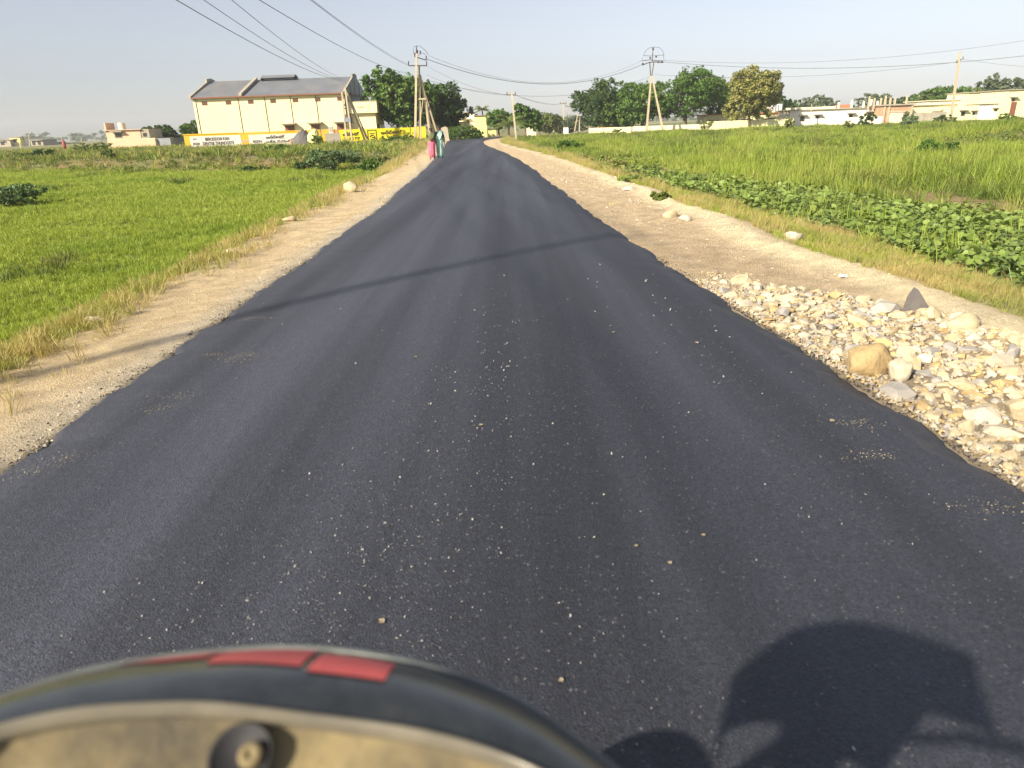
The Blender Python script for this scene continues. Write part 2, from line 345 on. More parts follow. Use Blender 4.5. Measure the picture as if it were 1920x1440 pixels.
ad = n.nodes.new('ShaderNodeMath'); ad.operation = 'ADD'; n.links.new(noise(n, 12, 8, v, .75), ad.inputs[0]); n.links.new(noise(n, 70, 4, v, .7), ad.inputs[1])
bump(n, p, ad.outputs[0], 1.0, .045)
fx = V[Q].mean(1); reg = np.zeros(len(Q), int)
shlf, shrf = shl.reshape(-1)[Q].mean(1), shr.reshape(-1)[Q].mean(1); bkf = bk.reshape(-1)[Q].mean(1)
reg[(fx[:, 0] > cr(fx[:, 1]))] = 3; reg[bkf > .25] = 4; reg[shlf > .5] = 1; reg[shrf > .5] = 2
for k, (nm, lb) in enumerate([('ground', 'flat green field left of the road'), ('dirt_shoulder', 'sandy dirt strip along the left road edge'), ('gravel_shoulder', 'sandy and stony strip along the right road edge'),
                              ('field', 'overgrown ground right of the road'), ('earth_bank', 'raised weedy earth bank behind the left field')]):
    q = Q[reg == k]; uq, inv = np.unique(q, return_inverse=True); me = npmesh(nm, V[uq], inv.reshape(q.shape), [gm], smooth=True)
    a = me.color_attributes.new('tint', 'FLOAT_COLOR', 'POINT'); a.data.foreach_set('color', col.reshape(-1, 4)[uq].astype(np.float32).ravel())
    ob = link(nm, me); tag(ob, lb, kind='structure')
    if nm == 'gravel_shoulder': GSH = ob
    if nm == 'dirt_shoulder': DSH = ob

# ---- morning haze
hz = bpy.data.meshes.new('haze'); hb = MB().box((-1300, -60, -3.5), (1300, 1500, 40)); hz.from_pydata(hb.v, [], hb.f); ho = link('haze', hz); tag(ho, 'thin pale morning haze over the fields', kind='stuff')
hm = bpy.data.materials.new('haze'); hm.use_nodes = True; n = hm.node_tree; n.nodes.clear(); o = n.nodes.new('ShaderNodeOutputMaterial'); pv = n.nodes.new('ShaderNodeVolumePrincipled')
pv.inputs['Color'].default_value = (.92, .96, 1, 1); pv.inputs['Density'].default_value = HAZE; n.links.new(pv.outputs[0], o.inputs['Volume']); hz.materials.append(hm)
# ---- road: thick asphalt mat with ragged sloping edges
ry = np.concatenate([np.arange(-12, 0, .5), np.arange(0, 12, .06)]); y = 12.0; L = []
while y < 300: L.append(y); y += .006 * y
ry = np.concatenate([ry, L]); r0 = np.random.default_rng(3)
jl = np.convolve(r0.normal(0, .045, len(ry)), np.ones(4) / 2, 'same') + .02 * np.sin(ry * .9) + .015 * np.sin(ry * 2.3)
jr = np.convolve(r0.normal(0, .035, len(ry)), np.ones(5) / 2.2, 'same') + .03 * np.sin(ry * .7 + 1) + .02 * np.sin(ry * 2.9)
rv = []; nc = 15
dipr = -1.3 * sm(92, 185, ry)
for i, yv in enumerate(ry):
    a = float(cl(yv)) + jl[i] * .6; b = float(cr(yv)) + jr[i] * .6; z = float(dipr[i])
    cs = [(a - .03, -.09), (a, -.015), (a + .07, .028)] + [(a + .07 + (b - .24 - a - .07) * k / 9, .03 + .045 * (1 - (2 * k / 9 - 1) ** 2)) for k in range(1, 9)] + [(b - .27, .035), (b - .12 + jr[i] * .3, -.012), (b - .01, -.062), (b + .05, -.13)]
    rv += [(x, yv, zz + z) for x, zz in cs]
rq = [(i * nc + j, i * nc + j + 1, (i + 1) * nc + j + 1, (i + 1) * nc + j) for i in range(len(ry) - 1) for j in range(nc - 1)]
rm, n, p, o = new_mat('fresh_asphalt'); v = pos(n)
st = noise(n, 1.0, 5, pos(n, 1.5, .045, 1), .55); st2 = noise(n, 1.0, 3, pos(n, .6, .05, 1), .5)
c = mix(n, ramp(n, st, .38, .66), (.022, .0250, .036), (.050, .055, .075))
c = mix(n, ramp(n, st2, .42, .62), mix(n, 1.0, c, (.82, .82, .82), 'MULTIPLY'), mix(n, 1.0, c, (1.2, 1.2, 1.2), 'MULTIPLY'))
vc = n.nodes.new('ShaderNodeTexVoronoi'); vc.inputs['Scale'].default_value = 120; n.links.new(v, vc.inputs['Vector']); sp_ = n.nodes.new('ShaderNodeSeparateColor'); n.links.new(vc.outputs['Color'], sp_.inputs[0])
c = mix(n, sp_.outputs[0], mix(n, 1.0, c, (.65, .65, .65), 'MULTIPLY'), mix(n, 1.0, c, (1.35, 1.35, 1.35), 'MULTIPLY')); c = mix(n, ramp(n, sp_.outputs[1], .982, .997), c, (.10, .10, .105))
fi = noise(n, 240, 3, v, .8); c = mix(n, ramp(n, fi, .60, .74), c, (.09, .09, .095))
du = noise(n, 7, 8, pos(n, 1, .6, 1), .8); ms = noise(n, 1.3, 3, pos(n, 1, .35, 1))
mm = n.nodes.new('ShaderNodeMath'); mm.operation = 'MULTIPLY'; n.links.new(ramp(n, du, .62, .72), mm.inputs[0]); n.links.new(ramp(n, ms, .60, .72), mm.inputs[1])
c = mix(n, mm.outputs[0], c, (.20, .17, .13)); n.links.new(c, p.inputs['Base Color'])
n.links.new(ramp(n, st, .2, .9), p.inputs['Roughness']); rr = p.inputs['Roughness'].links[0].from_node; rr.inputs['To Min'].default_value = .62; rr.inputs['To Max'].default_value = .48
vo = n.nodes.new('ShaderNodeTexVoronoi'); vo.inputs['Scale'].default_value = 150; n.links.new(v, vo.inputs['Vector'])
ad = n.nodes.new('ShaderNodeMath'); ad.operation = 'ADD'; n.links.new(vo.outputs['Distance'], ad.inputs[0]); n.links.new(noise(n, 120, 4, v, .7), ad.inputs[1])
bump(n, p, ad.outputs[0], .6, .005)
road = link('road', npmesh('road', rv, rq, [rm], smooth=True)); tag(road, 'fresh black asphalt road running straight ahead', kind='structure')
def road_z(x, y):
    a, b = cl(y), cr(y); t = np.clip((x - a) / (b - a), 0, 1); return .03 + .045 * (1 - (2 * t - 1) ** 2) - 1.3 * sm(92, 185, y)

# ================================================================ STONES
def hull_stone(name, seed, flat=.7, n=13, mat=None, angular=True):
    r = random.Random(seed); bm = bmesh.new()
    for i in range(n):
        d = Vector((r.gauss(0, 1), r.gauss(0, 1), r.gauss(0, 1))).normalized() * r.uniform(.47, .53); bm.verts.new((d.x * 1.05, d.y * .8, d.z * flat))
    h = bmesh.ops.convex_hull(bm, input=bm.verts)
    bmesh.ops.delete(bm, geom=list({g for g in h['geom_interior'] + h['geom_unused'] if isinstance(g, bmesh.types.BMVert)}), context='VERTS')
    bmesh.ops.recalc_face_normals(bm, faces=bm.faces)
    me = bpy.data.meshes.new(name); bm.to_mesh(me); bm.free(); me.materials.append(mat); return me
def boulder(name, seed, size, mat, sub=3, rough=.12):
    r = random.Random(seed); bm = bmesh.new(); bmesh.ops.create_icosphere(bm, subdivisions=sub, radius=.5)
    ks = [(Vector((r.gauss(0, 1), r.gauss(0, 1), r.gauss(0, 1))).normalized(), r.uniform(.27, .44)) for _ in range(16)]
    for vv in bm.verts:
        p = vv.co.copy()
        for d, q in ks:
            e = p.dot(d)
            if e > q: p -= d * (e - q) * .97
        p *= 1 + rough * (.4 * sin(p.x * 17 + seed) * sin(p.y * 15) + .3 * sin(p.z * 25 + p.x * 21)); vv.co = Vector((p.x * size[0], p.y * size[1], p.z * size[2]))
    me = bpy.data.meshes.new(name); bm.to_mesh(me); bm.free(); me.materials.append(mat); me.polygons.foreach_set('use_smooth', [True] * len(me.polygons)); return me
stone_me = [[hull_stone('stone', 40 + i * 7 + k, .55 + .08 * (i % 3), 16 + i % 5, STONES[k]) for i in range(7)] for k in range(4)]
def in_rubble(x, y):
    d = x - cr(y); lim = np.interp(y, [2.0, 3.2, 4.3, 5.6, 6.6, 7.3], [3.0, 2.1, 1.75, 1.5, 1.1, .35]); lo = np.interp(y, [2, 6.2, 7.3], [.02, .02, .2]); return (d > lo) & (d < lim) & (y > 2.0) & (y < 7.3)
pk = []; grid = {}
r1 = random.Random(11)
for att in range(26000):
    yv = r1.uniform(2.05, 7.3); xv = r1.uniform(2.0, 5.4)
    if not in_rubble(xv, yv): continue
    s = r1.choice([.075, .09, .10, .115, .13, .17]) * (1 if att > 1200 else 1.35)
    if att > 9000: s = r1.uniform(.05, .085)
    if xv - float(cr(yv)) < .35 * s + .03: continue
    if abs(xv - 2.37) < .30 and abs(yv - 4.33) < .24: continue
    if all((xv - a) ** 2 + (yv - b) ** 2 > (.43 * (s + t)) ** 2 for a, b, t in pk if abs(yv - b) < .3): pk.append((xv, yv, s))
def vis(a): px, py, f = proj(a[0], a[1], -.05); return -30 < px < 1960 and py < 1460
pk = [a for a in pk if vis(a) or random.random() < .3]
pk.sort(key=lambda a: -(a[2] / a[1]) - (10 if vis(a) else 0))
small = pk[300:]
for i, (xv, yv, s) in enumerate(pk[:300]):
    k = r1.choices([0, 1, 2, 3], [.48, .3, .10, .12])[0]; o = link('stone', r1.choice(stone_me[k]), GSH)
    o.location = (xv, yv, Tz(xv, yv) + s * .02 + r1.uniform(-.01, .012)); o.rotation_euler = (r1.gauss(0, .25), r1.gauss(0, .25), r1.uniform(0, 6.28)); e = s * r1.uniform(.95, 1.2); o.scale = (e, e * r1.uniform(.75, 1.1), e * r1.uniform(.7, 1))
ptpl = [template(hull_stone('pebble', 200 + i, .6, 9, m_)) for i, m_ in enumerate([STONES[0], STONES[1], STONES[2], STONES[3], M['pebble'], M['pebble']])]
sp = np.array([(a, b, t) for a, b, t in small]); X = list(sp[:, 0]); Y = list(sp[:, 1]); s_ = list(sp[:, 2] * 1.1)
for _ in range(10500):
    yv = r1.uniform(2, 7.8); xv = r1.uniform(1.9, 5.4)
    if in_rubble(xv, min(yv, 7.29)): X.append(xv); Y.append(yv); s_.append(r1.uniform(.022, .062))
X, Y, s_ = map(np.array, (X, Y, s_)); o = put('rubble', X, Y, T(X, Y), s_, s_ * .8, ptpl, 'small broken stones filling the gaps of the rubble patch', .4, -.008)
# pebbles on both shoulders and the crumbled left road edge
X, Y, Z = strips(1.2, 40, lambda y: 900 * (4 / max(y, 4)) ** 1.7, lambda y: (float(cl(y)) - 1.9, float(cl(y)) + .02), lambda x, y: np.exp(-(cl(y) - x) / .22) * .9 + .035)
s_ = rng.uniform(.010, .034, len(X)) * np.clip(Y / 7, .8, 2.2); put('pebbles', X, Y, Z, s_, s_ * .7, ptpl, 'loose pebbles crumbled along the left road edge', .4)
X, Y, Z = strips(1.2, 60, lambda y: 420 * (5 / max(y, 5)) ** 1.5, lambda y: (float(cr(y)) + .02, float(cr(y)) + 2.2), lambda x, y: .25 + .5 * (wob(x, y, 2, 41) > .3) * 1.0)
s_ = rng.uniform(.008, .03, len(X)) * np.clip(Y / 8, .8, 2.6) * rng.choice([1, 1, 1, 1.8], len(X)); put('gravel', X, Y, Z, s_, s_ * .7, ptpl, 'loose gravel scattered over the sandy right shoulder', .4)
# grit on the asphalt
gt = [template(hull_stone('grit', 300 + i, .55, 7, M['grit'])) for i in range(4)]
X = []; Y = []; s_ = []
for cx, cy, sx, sy, nn in [(-.55, 2.0, .25, .6, 700), (-.25, 3.0, .3, .9, 420), (0, 4.5, .2, 2, 260), (.4, 2.3, .4, .9, 160), (-1.6, 3, .8, 1.2, 110), (1.4, 3, .5, 1.2, 160), (1.5, 4.5, .3, 1.5, 160), (0, 6, 1.6, 3, 160), (-1.0, 1.7, .25, .25, 420), (0, 2, 1.4, .7, 150)]:
    X += list(rng.normal(cx, sx, nn)); Y += list(rng.normal(cy, sy, nn)); s_ += list(rng.uniform(.003, .0075, nn) * rng.choice([1, 1, 1, 1.2, 2.0], nn))
X, Y, s_ = map(np.array, (X, Y, s_)); k = (Y > .9) & (X > cl(Y) + .15) & (X < cr(Y) - .3); X, Y, s_ = X[k], Y[k], s_[k]; s_ = s_ * np.clip(Y / 3, 1, 2)
put('road_grit', X, Y, road_z(X, Y) + s_ * .2, s_, s_ * .6, gt, 'pale grit sprinkled over the fresh asphalt', .5)
yy = rng.uniform(1.8, 7.4, 2600); off = rng.uniform(0, .22, 2600); X = cr(yy) + off; s_ = rng.uniform(.012, .045, 2600)
put('edge_gravel', X, yy, T(X, yy) + .003, s_, s_ * .7, ptpl, 'broken gravel packed against the right asphalt edge', .5)
at_ = [template(hull_stone('crumb', 360 + i, .7, 8, M['blacktop'])) for i in range(3)]
yy = rng.uniform(1.2, 9, 2600); sd_ = rng.random(2600) < .5; off = rng.exponential(.07, 2600); X = np.where(sd_, cl(yy) - off + .03, cr(yy) + off * .5 - .04); s_ = rng.uniform(.006, .02, 2600) * rng.choice([1, 1, 1.5], 2600)
put('asphalt_crumbs', X, yy, T(X, yy) + .004, s_, s_ * .7, at_, 'loose bitumen crumbs fallen off both asphalt edges', .5)
# sandy smears tracked on the road
X = []; Y = []
for px, py, wd in [(60, 886, .09), (125, 862, .08), (440, 680, .12), (455, 672, .08), (330, 748, .10), (300, 770, .07), (1865, 955, .09), (1630, 860, .07), (470, 600, .1), (1600, 800, .08), (400, 668, .06)]:
    g_ = G(px, py, .03); nn = 90; X += list(rng.normal(g_.x, wd, nn)); Y += list(rng.normal(g_.y, wd * .5, nn))
X, Y = np.array(X), np.array(Y); s_ = rng.uniform(.004, .012, len(X)); stp = [template(hull_stone('crumb', 330 + i, .3, 7, STONES[0])) for i in range(2)]
put('sand_crumbs', X, Y, road_z(X, Y) + .001, s_, s_ * .5, stp, 'sandy crumbs tracked onto the asphalt by feet', .2)

def rock(name, px, py, size, label, mat, seed, rz=0, rot=None, sub=3, up=.25, z=None):
    g_ = onT(px, py); o = link(name, boulder(name, seed, size, mat, sub)); o.location = (g_.x, g_.y, g_.z + size[2] * up); o.rotation_euler = rot or (0, 0, rz)
    return tag(o, label, 'stone')
rock('boulder', 1622, 694, (.42, .34, .27), 'largest rounded yellow boulder, against the right road edge', STONES[3], 3, .4)
rock('boulder', 1688, 708, (.19, .17, .20), 'squarish pale block stone just right of the large yellow boulder', STONES[1], 5, .2)
rock('rock', 1486, 452, (.30, .22, .22), 'white rounded rock alone on the dry verge grass', STONES[1], 8)
rock('rock', 1256, 407, (.34, .28, .22), 'brown rock on the far end of the sandy ridge', STONES[0], 9)
rock('rock', 1285, 414, (.26, .2, .16), 'low pale rock just right of the brown ridge rock', STONES[1], 14)
rock('rock', 1800, 612, (.34, .26, .2), 'half buried tan rock right of the upright slab', STONES[0], 10, .5, up=.1)
rock('rock', 1745, 600, (.2, .17, .16), 'small cream rock between upright slab and half buried rock', STONES[0], 12, .2)
rock('rock', 1895, 672, (.24, .12, .14), 'pointed grey brown rock at the right end of the rubble', STONES[2], 16, .9)
rock('rock', 180, 606, (.20, .16, .12), 'cream rock on the left shoulder beside dry grass', STONES[1], 18)
rock('rock', 657, 360, (.55, .4, .42), 'tan rock standing in dry grass on the far left shoulder', STONES[0], 19)
rock('rock', 543, 415, (.3, .24, .16), 'flat tan rock on the left verge before the bushes', STONES[0], 21)
rock('rock', 432, 478, (.26, .2, .14), 'small tan rock where dry grass meets the left sand', STONES[0], 23)
rock('rock', 1180, 357, (.4, .3, .18), 'pale rock near the far end of the vine patch', STONES[1], 25)
# upright slab
g_ = onT(1712, 586); m = MB(); pr = [(-.10, 0), (.13, 0), (.10, .09), (-.01, .22), (-.05, .24), (-.085, .16)]
m.loft([[Vector((x, -.03 + .03 * z, z)) for x, z in pr], [Vector((x * .95 + .01, .03 - .05 * z, z * .97)) for x, z in pr]])
o = m.build('slab_stone', M['slab']); o.location = g_ - Vector((0, 0, .02)); o.rotation_euler = (-.12, .1, -.25); tag(o, 'grey pointed slab stone standing upright beside the rubble', 'stone')
# plastic scraps, twigs, leaves on the road
def scrap(px, py, s, label, mat, nm='plastic_scrap', cat='litter'):
    g_ = onT(px, py); m = MB(); r = random.Random(px); k = 6
    R = [[Vector((s * (i / k - .5), s * .6 * (j / k - .5), .012 + s * .12 * r.random())) for j in range(k + 1)] for i in range(k + 1)]
    m.loft(R, closed=False); m.loft([[p - Vector((0, 0, .004)) for p in q] for q in R], closed=False); o = m.build(nm, mat); o.location = g_; o.rotation_euler.z = r.uniform(0, 3); return tag(o, label, cat)
scrap(1580, 520, .13, 'crumpled white plastic scrap at the edge of the rubble and dry grass', M['tank'])
scrap(1580, 571, .05, 'tiny white scrap lying on the rubble stones', M['tank'])
scrap(115, 580, .12, 'small pale litter in the left field grass', M['tank'])
M['deadleaf'] = surf('dead_leaf', (.27, .225, .16), (.20, .16, .11), 30, .7)
def fallen(px, py, s, label, mat=None):
    s *= .62
    g_ = G(px, py, .05); z = float(road_z(g_.x, g_.y)); m = MB(); r = random.Random(px + 5); prof = [0, .35, .5, .42, .22, 0]
    for dz in (0, -.0006):
        rows = [[Vector((s * (i / 5 - .5), s * prof[i] * q, .004 + s * .12 * (q * q) + dz)) for q in (-1, -.5, 0, .5, 1)] for i in range(6)]; m.loft(rows, closed=False)
    o = m.build('fallen_leaf', mat or M['deadleaf']); o.location = (g_.x, g_.y, z); o.rotation_euler = (0, r.uniform(-.1, .1), r.uniform(0, 6.2)); return tag(o, label, 'leaf', 'dry leaves fallen on the asphalt')
for a in [(902, 806, .045, 'tan dry leaf alone near the middle of the road'), (1150, 628, .05, 'flat tan leaf further up right of centre line'), (1306, 645, .055, 'long tan leaf nearest the right road edge above the big boulder'),
          (780, 676, .045, 'curled tan leaf left of centre, upper lane'), (1318, 1013, .03, 'small orange leaf right of centre in the near half'), (1192, 1034, .028, 'pale leaf just left of the small orange leaf'),
          (1256, 1066, .03, 'yellowish leaf just below the small orange leaf'), (716, 1178, .045, 'long beige leaf close above the motorcycle visor'), (1052, 1290, .03, 'cream leaf right of the visor edge'),
          (1212, 526, .06, 'reddish strip leaf far up the right lane'), (1560, 790, .05, 'tan leaf sliver near the right edge beside the boulders')]: fallen(*a)

# ================================================================ VEGETATION STUFF
short = [tuft('grass_tuft', M['grass'], 16, .7, .035, .55, i) for i in range(5)]
shortd = [tuft('grass_tuft', M['reed'], 16, .7, .035, .55, 20 + i) for i in range(3)]
drys = [tuft('dry_tuft', M['dry'], 14, .6, .022, .9, 40 + i) for i in range(4)]
talls = [tuft('tall_tuft', M['tall'], 12, .28, .011, .42, 60 + i, .45) for i in range(6)]
reeds = [tuft('reed_tuft', M['reed'], 12, .3, .014, .5, 80 + i, .45) for i in range(3)]
weeds = [leafclump('weed_clump', M['weed'], 40, .5, .16, i) for i in range(3)]; weedg = [leafclump('weed_clump', M['leafY'], 40, .5, .16, 9 + i) for i in range(3)]
dens = lambda k, y0=6, e=1.5: (lambda y: k * (y0 / max(y, y0)) ** e)
def field_mask(x, y):
    dl = cl(y) - x; wl = 1.25 + .05 * np.clip(y - 4, 0, 12) + .28 * wob(x, y, 1.1, 21) + .1 * wob(x, y, 5, 22)
    return ((dl > wl - .05) & (bank(x, y) < .3)) * 1.0
X, Y, Z = strips(1.8, 75, dens(330), lambda y: (-120, float(cl(y)) - .9), field_mask)
k = np.clip(Y / 6, 1, None) ** .62; hh = (.075 + .03 * wob(X, Y, .9, 50) + .02 * wob(X, Y, 4, 51)) * k ** .8 * rng.uniform(.7, 1.3, len(X)); dl = cl(Y) - X
put('field_grass', X, Y, Z, .075 * k, np.clip(hh, .03, .4), short, 'short bright green grass covering the flat left field', .2)
X, Y, Z = strips(4, 60, dens(60, 6, 1.2), lambda y: (-90, float(cl(y)) - 2.2), lambda x, y: field_mask(x, y) * (wob(x, y, .8, 52) > .72))
k = np.clip(Y / 6, 1, None) ** .5; put('coarse_grass', X, Y, Z, .11 * k, .14 * k * rng.uniform(.6, 1.3, len(X)), shortd, 'darker coarse tussocks dotted over the left field', .25)
def dm(x, y):
    dl = cl(y) - x; wl = 1.25 + .05 * np.clip(y - 4, 0, 12) + .28 * wob(x, y, 1.1, 21) + .1 * wob(x, y, 5, 22); return np.exp(-((dl - wl - .15) / .42) ** 2) * (.45 + .55 * (wob(x, y, 1.6, 54) > -.1)) * 1.0
X, Y, Z = strips(1.2, 90, dens(230, 6, 1.25), lambda y: (float(cl(y)) - 4, float(cl(y)) - .4), dm)
k = np.clip(Y / 6, 1, None) ** .5; put('dry_grass', X, Y, Z, .10 * k, .155 * k * rng.uniform(.5, 1.4, len(X)), drys, 'straw coloured dry grass along the left verge', .3)
# left bank weeds
bm_ = lambda x, y: (bank(x, y) > .12) * (cl(y) - x > 2.3 - 1.0 * sm(60, 80, y)) * (.35 + .65 * (wob(x, y, .9, 56) > -.2)) * 1.0
X, Y, Z = strips(43, 130, lambda y: 9 * (45 / y) ** 1.2, lambda y: (-120, float(cl(y)) - 1), bm_)
k = rng.uniform(.35, 1.0, len(X)); kk = rng.random(len(X)) < .45
put('bank_weeds', X[kk], Y[kk], Z[kk], k[kk] * .9, k[kk] * .8, weeds + weedg, 'low mixed weeds over the raised earth bank', .3)
kk = ~kk; put('bank_grass', X[kk], Y[kk], Z[kk], k[kk] * .7, k[kk] * .55, shortd + [drys[0], drys[1], short[0]], 'rough grass over the raised earth bank and wall foot', .3)
# right verge
vm = lambda x, y: ((x - cr(y)) > 2.0 + .25 * wob(x, y, .9, 23)) * (1 - sm(3.0, 3.9, x - cr(y))) * (.5 + .5 * (wob(x, y, 2, 60) > -.2))
X, Y, Z = strips(3, 95, dens(420, 6, 1.35), lambda y: (float(cr(y)) + 1.4, float(cr(y)) + 4.2), vm)
k = np.clip(Y / 6, 1, None) ** .5; kk = rng.random(len(X)) < .5 + .4 * (wob(X, Y, 1.1, 61) > 0) * 1.0
put('verge_grass', X[kk], Y[kk], Z[kk], .065 * k[kk], .125 * k[kk] * rng.uniform(.5, 1.3, kk.sum()), drys, 'dry yellow verge grass beside the sandy track', .35)
kk = ~kk; put('verge_green', X[kk], Y[kk], Z[kk], .06 * k[kk], .075 * k[kk] * rng.uniform(.5, 1.3, kk.sum()), short, 'green blades mixed into the right verge', .3)
# creeper patch region
def vine_lo(y): return np.interp(y, [4, 6, 9.7, 14.7, 18, 26], [2.9, 3.0, 3.5, 3.3, 2.75, 3.3])
def vine_hi(y): return np.interp(y, [4, 11.5, 14, 18, 20.6, 24, 28], [8.4, 9.0, 9.0, 8.0, 6.9, 5.9, 5.2])
def vine_mask(x, y):
    d = x - cr(y); j = .22 * wob(x, y, 2.2, 62) + .12 * wob(x, y, 6, 63); return ((d > vine_lo(y) + j) & (d < vine_hi(y) - 1.2 + 2 * j) & (y < 28)) * 1.0
def tall_mask(x, y):
    d = x - cr(y); hi = np.where(y < 28, vine_hi(y) - 1.5, 3.2 + .6 * wob(x, y, .5, 64)); pad = (x > 24) & (y > 27) & (y < 47) & (x > .72 * y - 2); return np.maximum(((d > hi) & ~pad) * 1.0, .07 * (d > 3.2) * (y < 30)) * (1 - .88 * bare(x, y)) * (1 - .75 * (wob(x, y, .5, 31) > .62))
X, Y, Z = strips(3, 112, dens(75, 9, 1.35), lambda y: (float(cr(y)) + 3, 130), tall_mask)
k = np.clip(Y / 10, 1, None) ** .5; hh = (.72 + .36 * wob(X, Y, .45, 65)) * rng.uniform(.7, 1.15, len(X)) * np.interp(X - cr(Y), [3, 7], [.55, 1]) * np.interp(Y, [15, 60, 90, 112], [1, .9, .75, .4])
cut = (X > 24) & (Y < 50); hh[cut] *= .6
kk = rng.random(len(X)) < .62 + .38 * np.tanh(3 * wob(X, Y, .4, 68))
put('tall_grass', X[kk], Y[kk], Z[kk], .42 * k[kk], hh[kk], talls, 'tall bright green grass filling the right field', .14)
kk = ~kk; put('reeds', X[kk], Y[kk], Z[kk], .42 * k[kk], hh[kk] * .85, reeds, 'darker rank grass mixed through the right field', .16)
X, Y, Z = strips(26, 48, dens(24, 26, 1), lambda y: (22, 60), lambda x, y: (x > .72 * y - 2) * 1.0)
put('paddy_grass', X, Y, Z, np.full(len(X), .35), rng.uniform(.12, .22, len(X)), short, 'smooth light green grass plot at the far right', .1)
X, Y, Z = strips(22, 115, lambda y: 2.4 * (45 / y), lambda y: (float(cr(y)) + 2.5, 120), lambda x, y: .25 + .75 * (wob(x, y, .3, 66) > .2))
s_ = rng.uniform(.4, 1.15, len(X)); put('field_weeds', X, Y, Z, s_, s_ * .9, weeds + weedg, 'leafy weeds growing through the far right grass', .2)
# vine leaves
def leaf_mesh(seed):
    r = random.Random(seed); m = MB(); n_ = 9; ring = []
    for i in range(n_):
        a = 2 * pi * i / n_; q = .5 * (1 + .22 * cos(a)) * (1 - .35 * max(0, cos(a - pi)) ** 6) * r.uniform(.92, 1.06); ring.append(Vector((q * cos(a), q * sin(a) * .9, .10 * abs(sin(a)) - .10 * max(0, cos(a)) + r.uniform(-.02, .02))))
    m.add([Vector((-.06, 0, -.03))] + ring, [(0, 1 + i, 1 + (i + 1) % n_) for i in range(n_)]); me = m.mesh('leaf', M['vine'], True); return me
lmes = [leaf_mesh(i) for i in range(6)]
vt = thing('creeper', 'broad leaved green creeper spreading beside the right verge', 'creeper', (5.5, 9, -.3))
X, Y, Z = strips(2.2, 28, dens(340, 7, 1.25), lambda y: (float(cr(y)) + 2, float(cr(y)) + 9.5), vine_mask)
N = len(X); s_ = rng.uniform(.055, .11, N) * np.clip(Y / 9, 1, 3) ** .45; Z = Z + rng.uniform(.06, .34, N) * (.7 + .3 * wob(X, Y, 1.3, 67))
RX_ = rng.normal(.35, .38, N); RY_ = rng.normal(-.3, .38, N); RZ_ = rng.uniform(0, 6.28, N)
px, py, f = proj(X, Y, Z); score = s_ / f * ((px > 0) & (px < 1920)); order = np.argsort(-score); top, rest = order[:300], order[300:]
for i in top:
    o = link('leaf', lmes[i % 6], vt); o.location = Vector((X[i], Y[i], Z[i])) - vt.location; o.rotation_euler = (RX_[i], RY_[i], RZ_[i]); o.scale = (s_[i],) * 3
o = scatter('small_leaves', np.stack([X, Y, Z], 1)[rest] - np.array(vt.location), np.stack([RX_, RY_, RZ_], 1)[rest], np.repeat(s_[rest, None], 3, 1), [template(m_) for m_ in lmes], None, vt)
m = MB()
for _ in range(260):
    yv = random.uniform(3, 26); xv = float(cr(yv)) + random.uniform(float(vine_lo(yv)), float(vine_hi(yv)) - 1.2); a = random.uniform(0, 6.28); l = random.uniform(.3, .8)
    P = [Vector((xv + cos(a) * l * t, yv + sin(a) * l * t, Tz(xv, yv) + .05 + .2 * sin(t * 3))) - vt.location for t in (0, .35, .7, 1)]; m.tube(P, .006, 3, False)
o = m.build('stems', M['leafD'], vt); tag(o, kind='stuff')

# ================================================================ BUSHES AND TREES
def crown_mesh(name, blobs, n, ls, mat, seed, hollow=.55):
    r = np.random.default_rng(seed); vol = np.array([b[3] * b[4] * b[5] for b in blobs]) ** .75; cnt = r.multinomial(n, vol / vol.sum()); V = []
    for b, c_ in zip(blobs, cnt):
        if not c_: continue
        ns = max(5, c_ // 26); d = r.normal(size=(ns, 3)); d /= np.linalg.norm(d, axis=1)[:, None]; rad = r.uniform(hollow, 1.0, ns) ** .6
        subc = d * rad[:, None]; a = r.integers(0, ns, c_); q = r.normal(size=(c_, 3)); q /= np.linalg.norm(q, axis=1)[:, None]
        P = (subc[a] + q * (r.random(c_) ** .5)[:, None] * .26) * np.array(b[3:6]) + np.array(b[:3])
        up = np.cross(q, r.normal(size=(c_, 3))); up /= np.linalg.norm(up, axis=1)[:, None] + 1e-6; nn = q * .6 + r.normal(size=(c_, 3)) * .5 + np.array([0, 0, .35]); nn /= np.linalg.norm(nn, axis=1)[:, None]
        sd = np.cross(nn, up); sd /= np.linalg.norm(sd, axis=1)[:, None] + 1e-6; up = np.cross(sd, nn); s = (ls * r.uniform(.6, 1.4, c_))[:, None]
        V.append(np.stack([P - up * s * .6, P + sd * s * .36 + nn * s * .08, P + up * s * .6, P - sd * s * .36 + nn * s * .08], 1))
    V = np.concatenate(V); return npmesh(name, V.reshape(-1, 3), np.arange(len(V) * 4).reshape(-1, 4), [mat])
def rnd_blobs(w_, h_, zb, k, seed, d_=None, sz=.42):
    r = random.Random(seed); d_ = d_ or w_; B = [(0, 0, zb + h_ * .5, w_ * .31, d_ * .31, h_ * .37)]
    for i in range(k):
        a = 2 * pi * i / k + r.uniform(-.4, .4); e = r.uniform(-.75, .95); ce = sqrt(1 - e * e); s = r.uniform(.55, 1.25) * sz
        B.append((cos(a) * ce * w_ * .33, sin(a) * ce * d_ * .33, zb + h_ * (.5 + e * .34), w_ * s * .5, d_ * s * .5, h_ * s * .5))
    return B
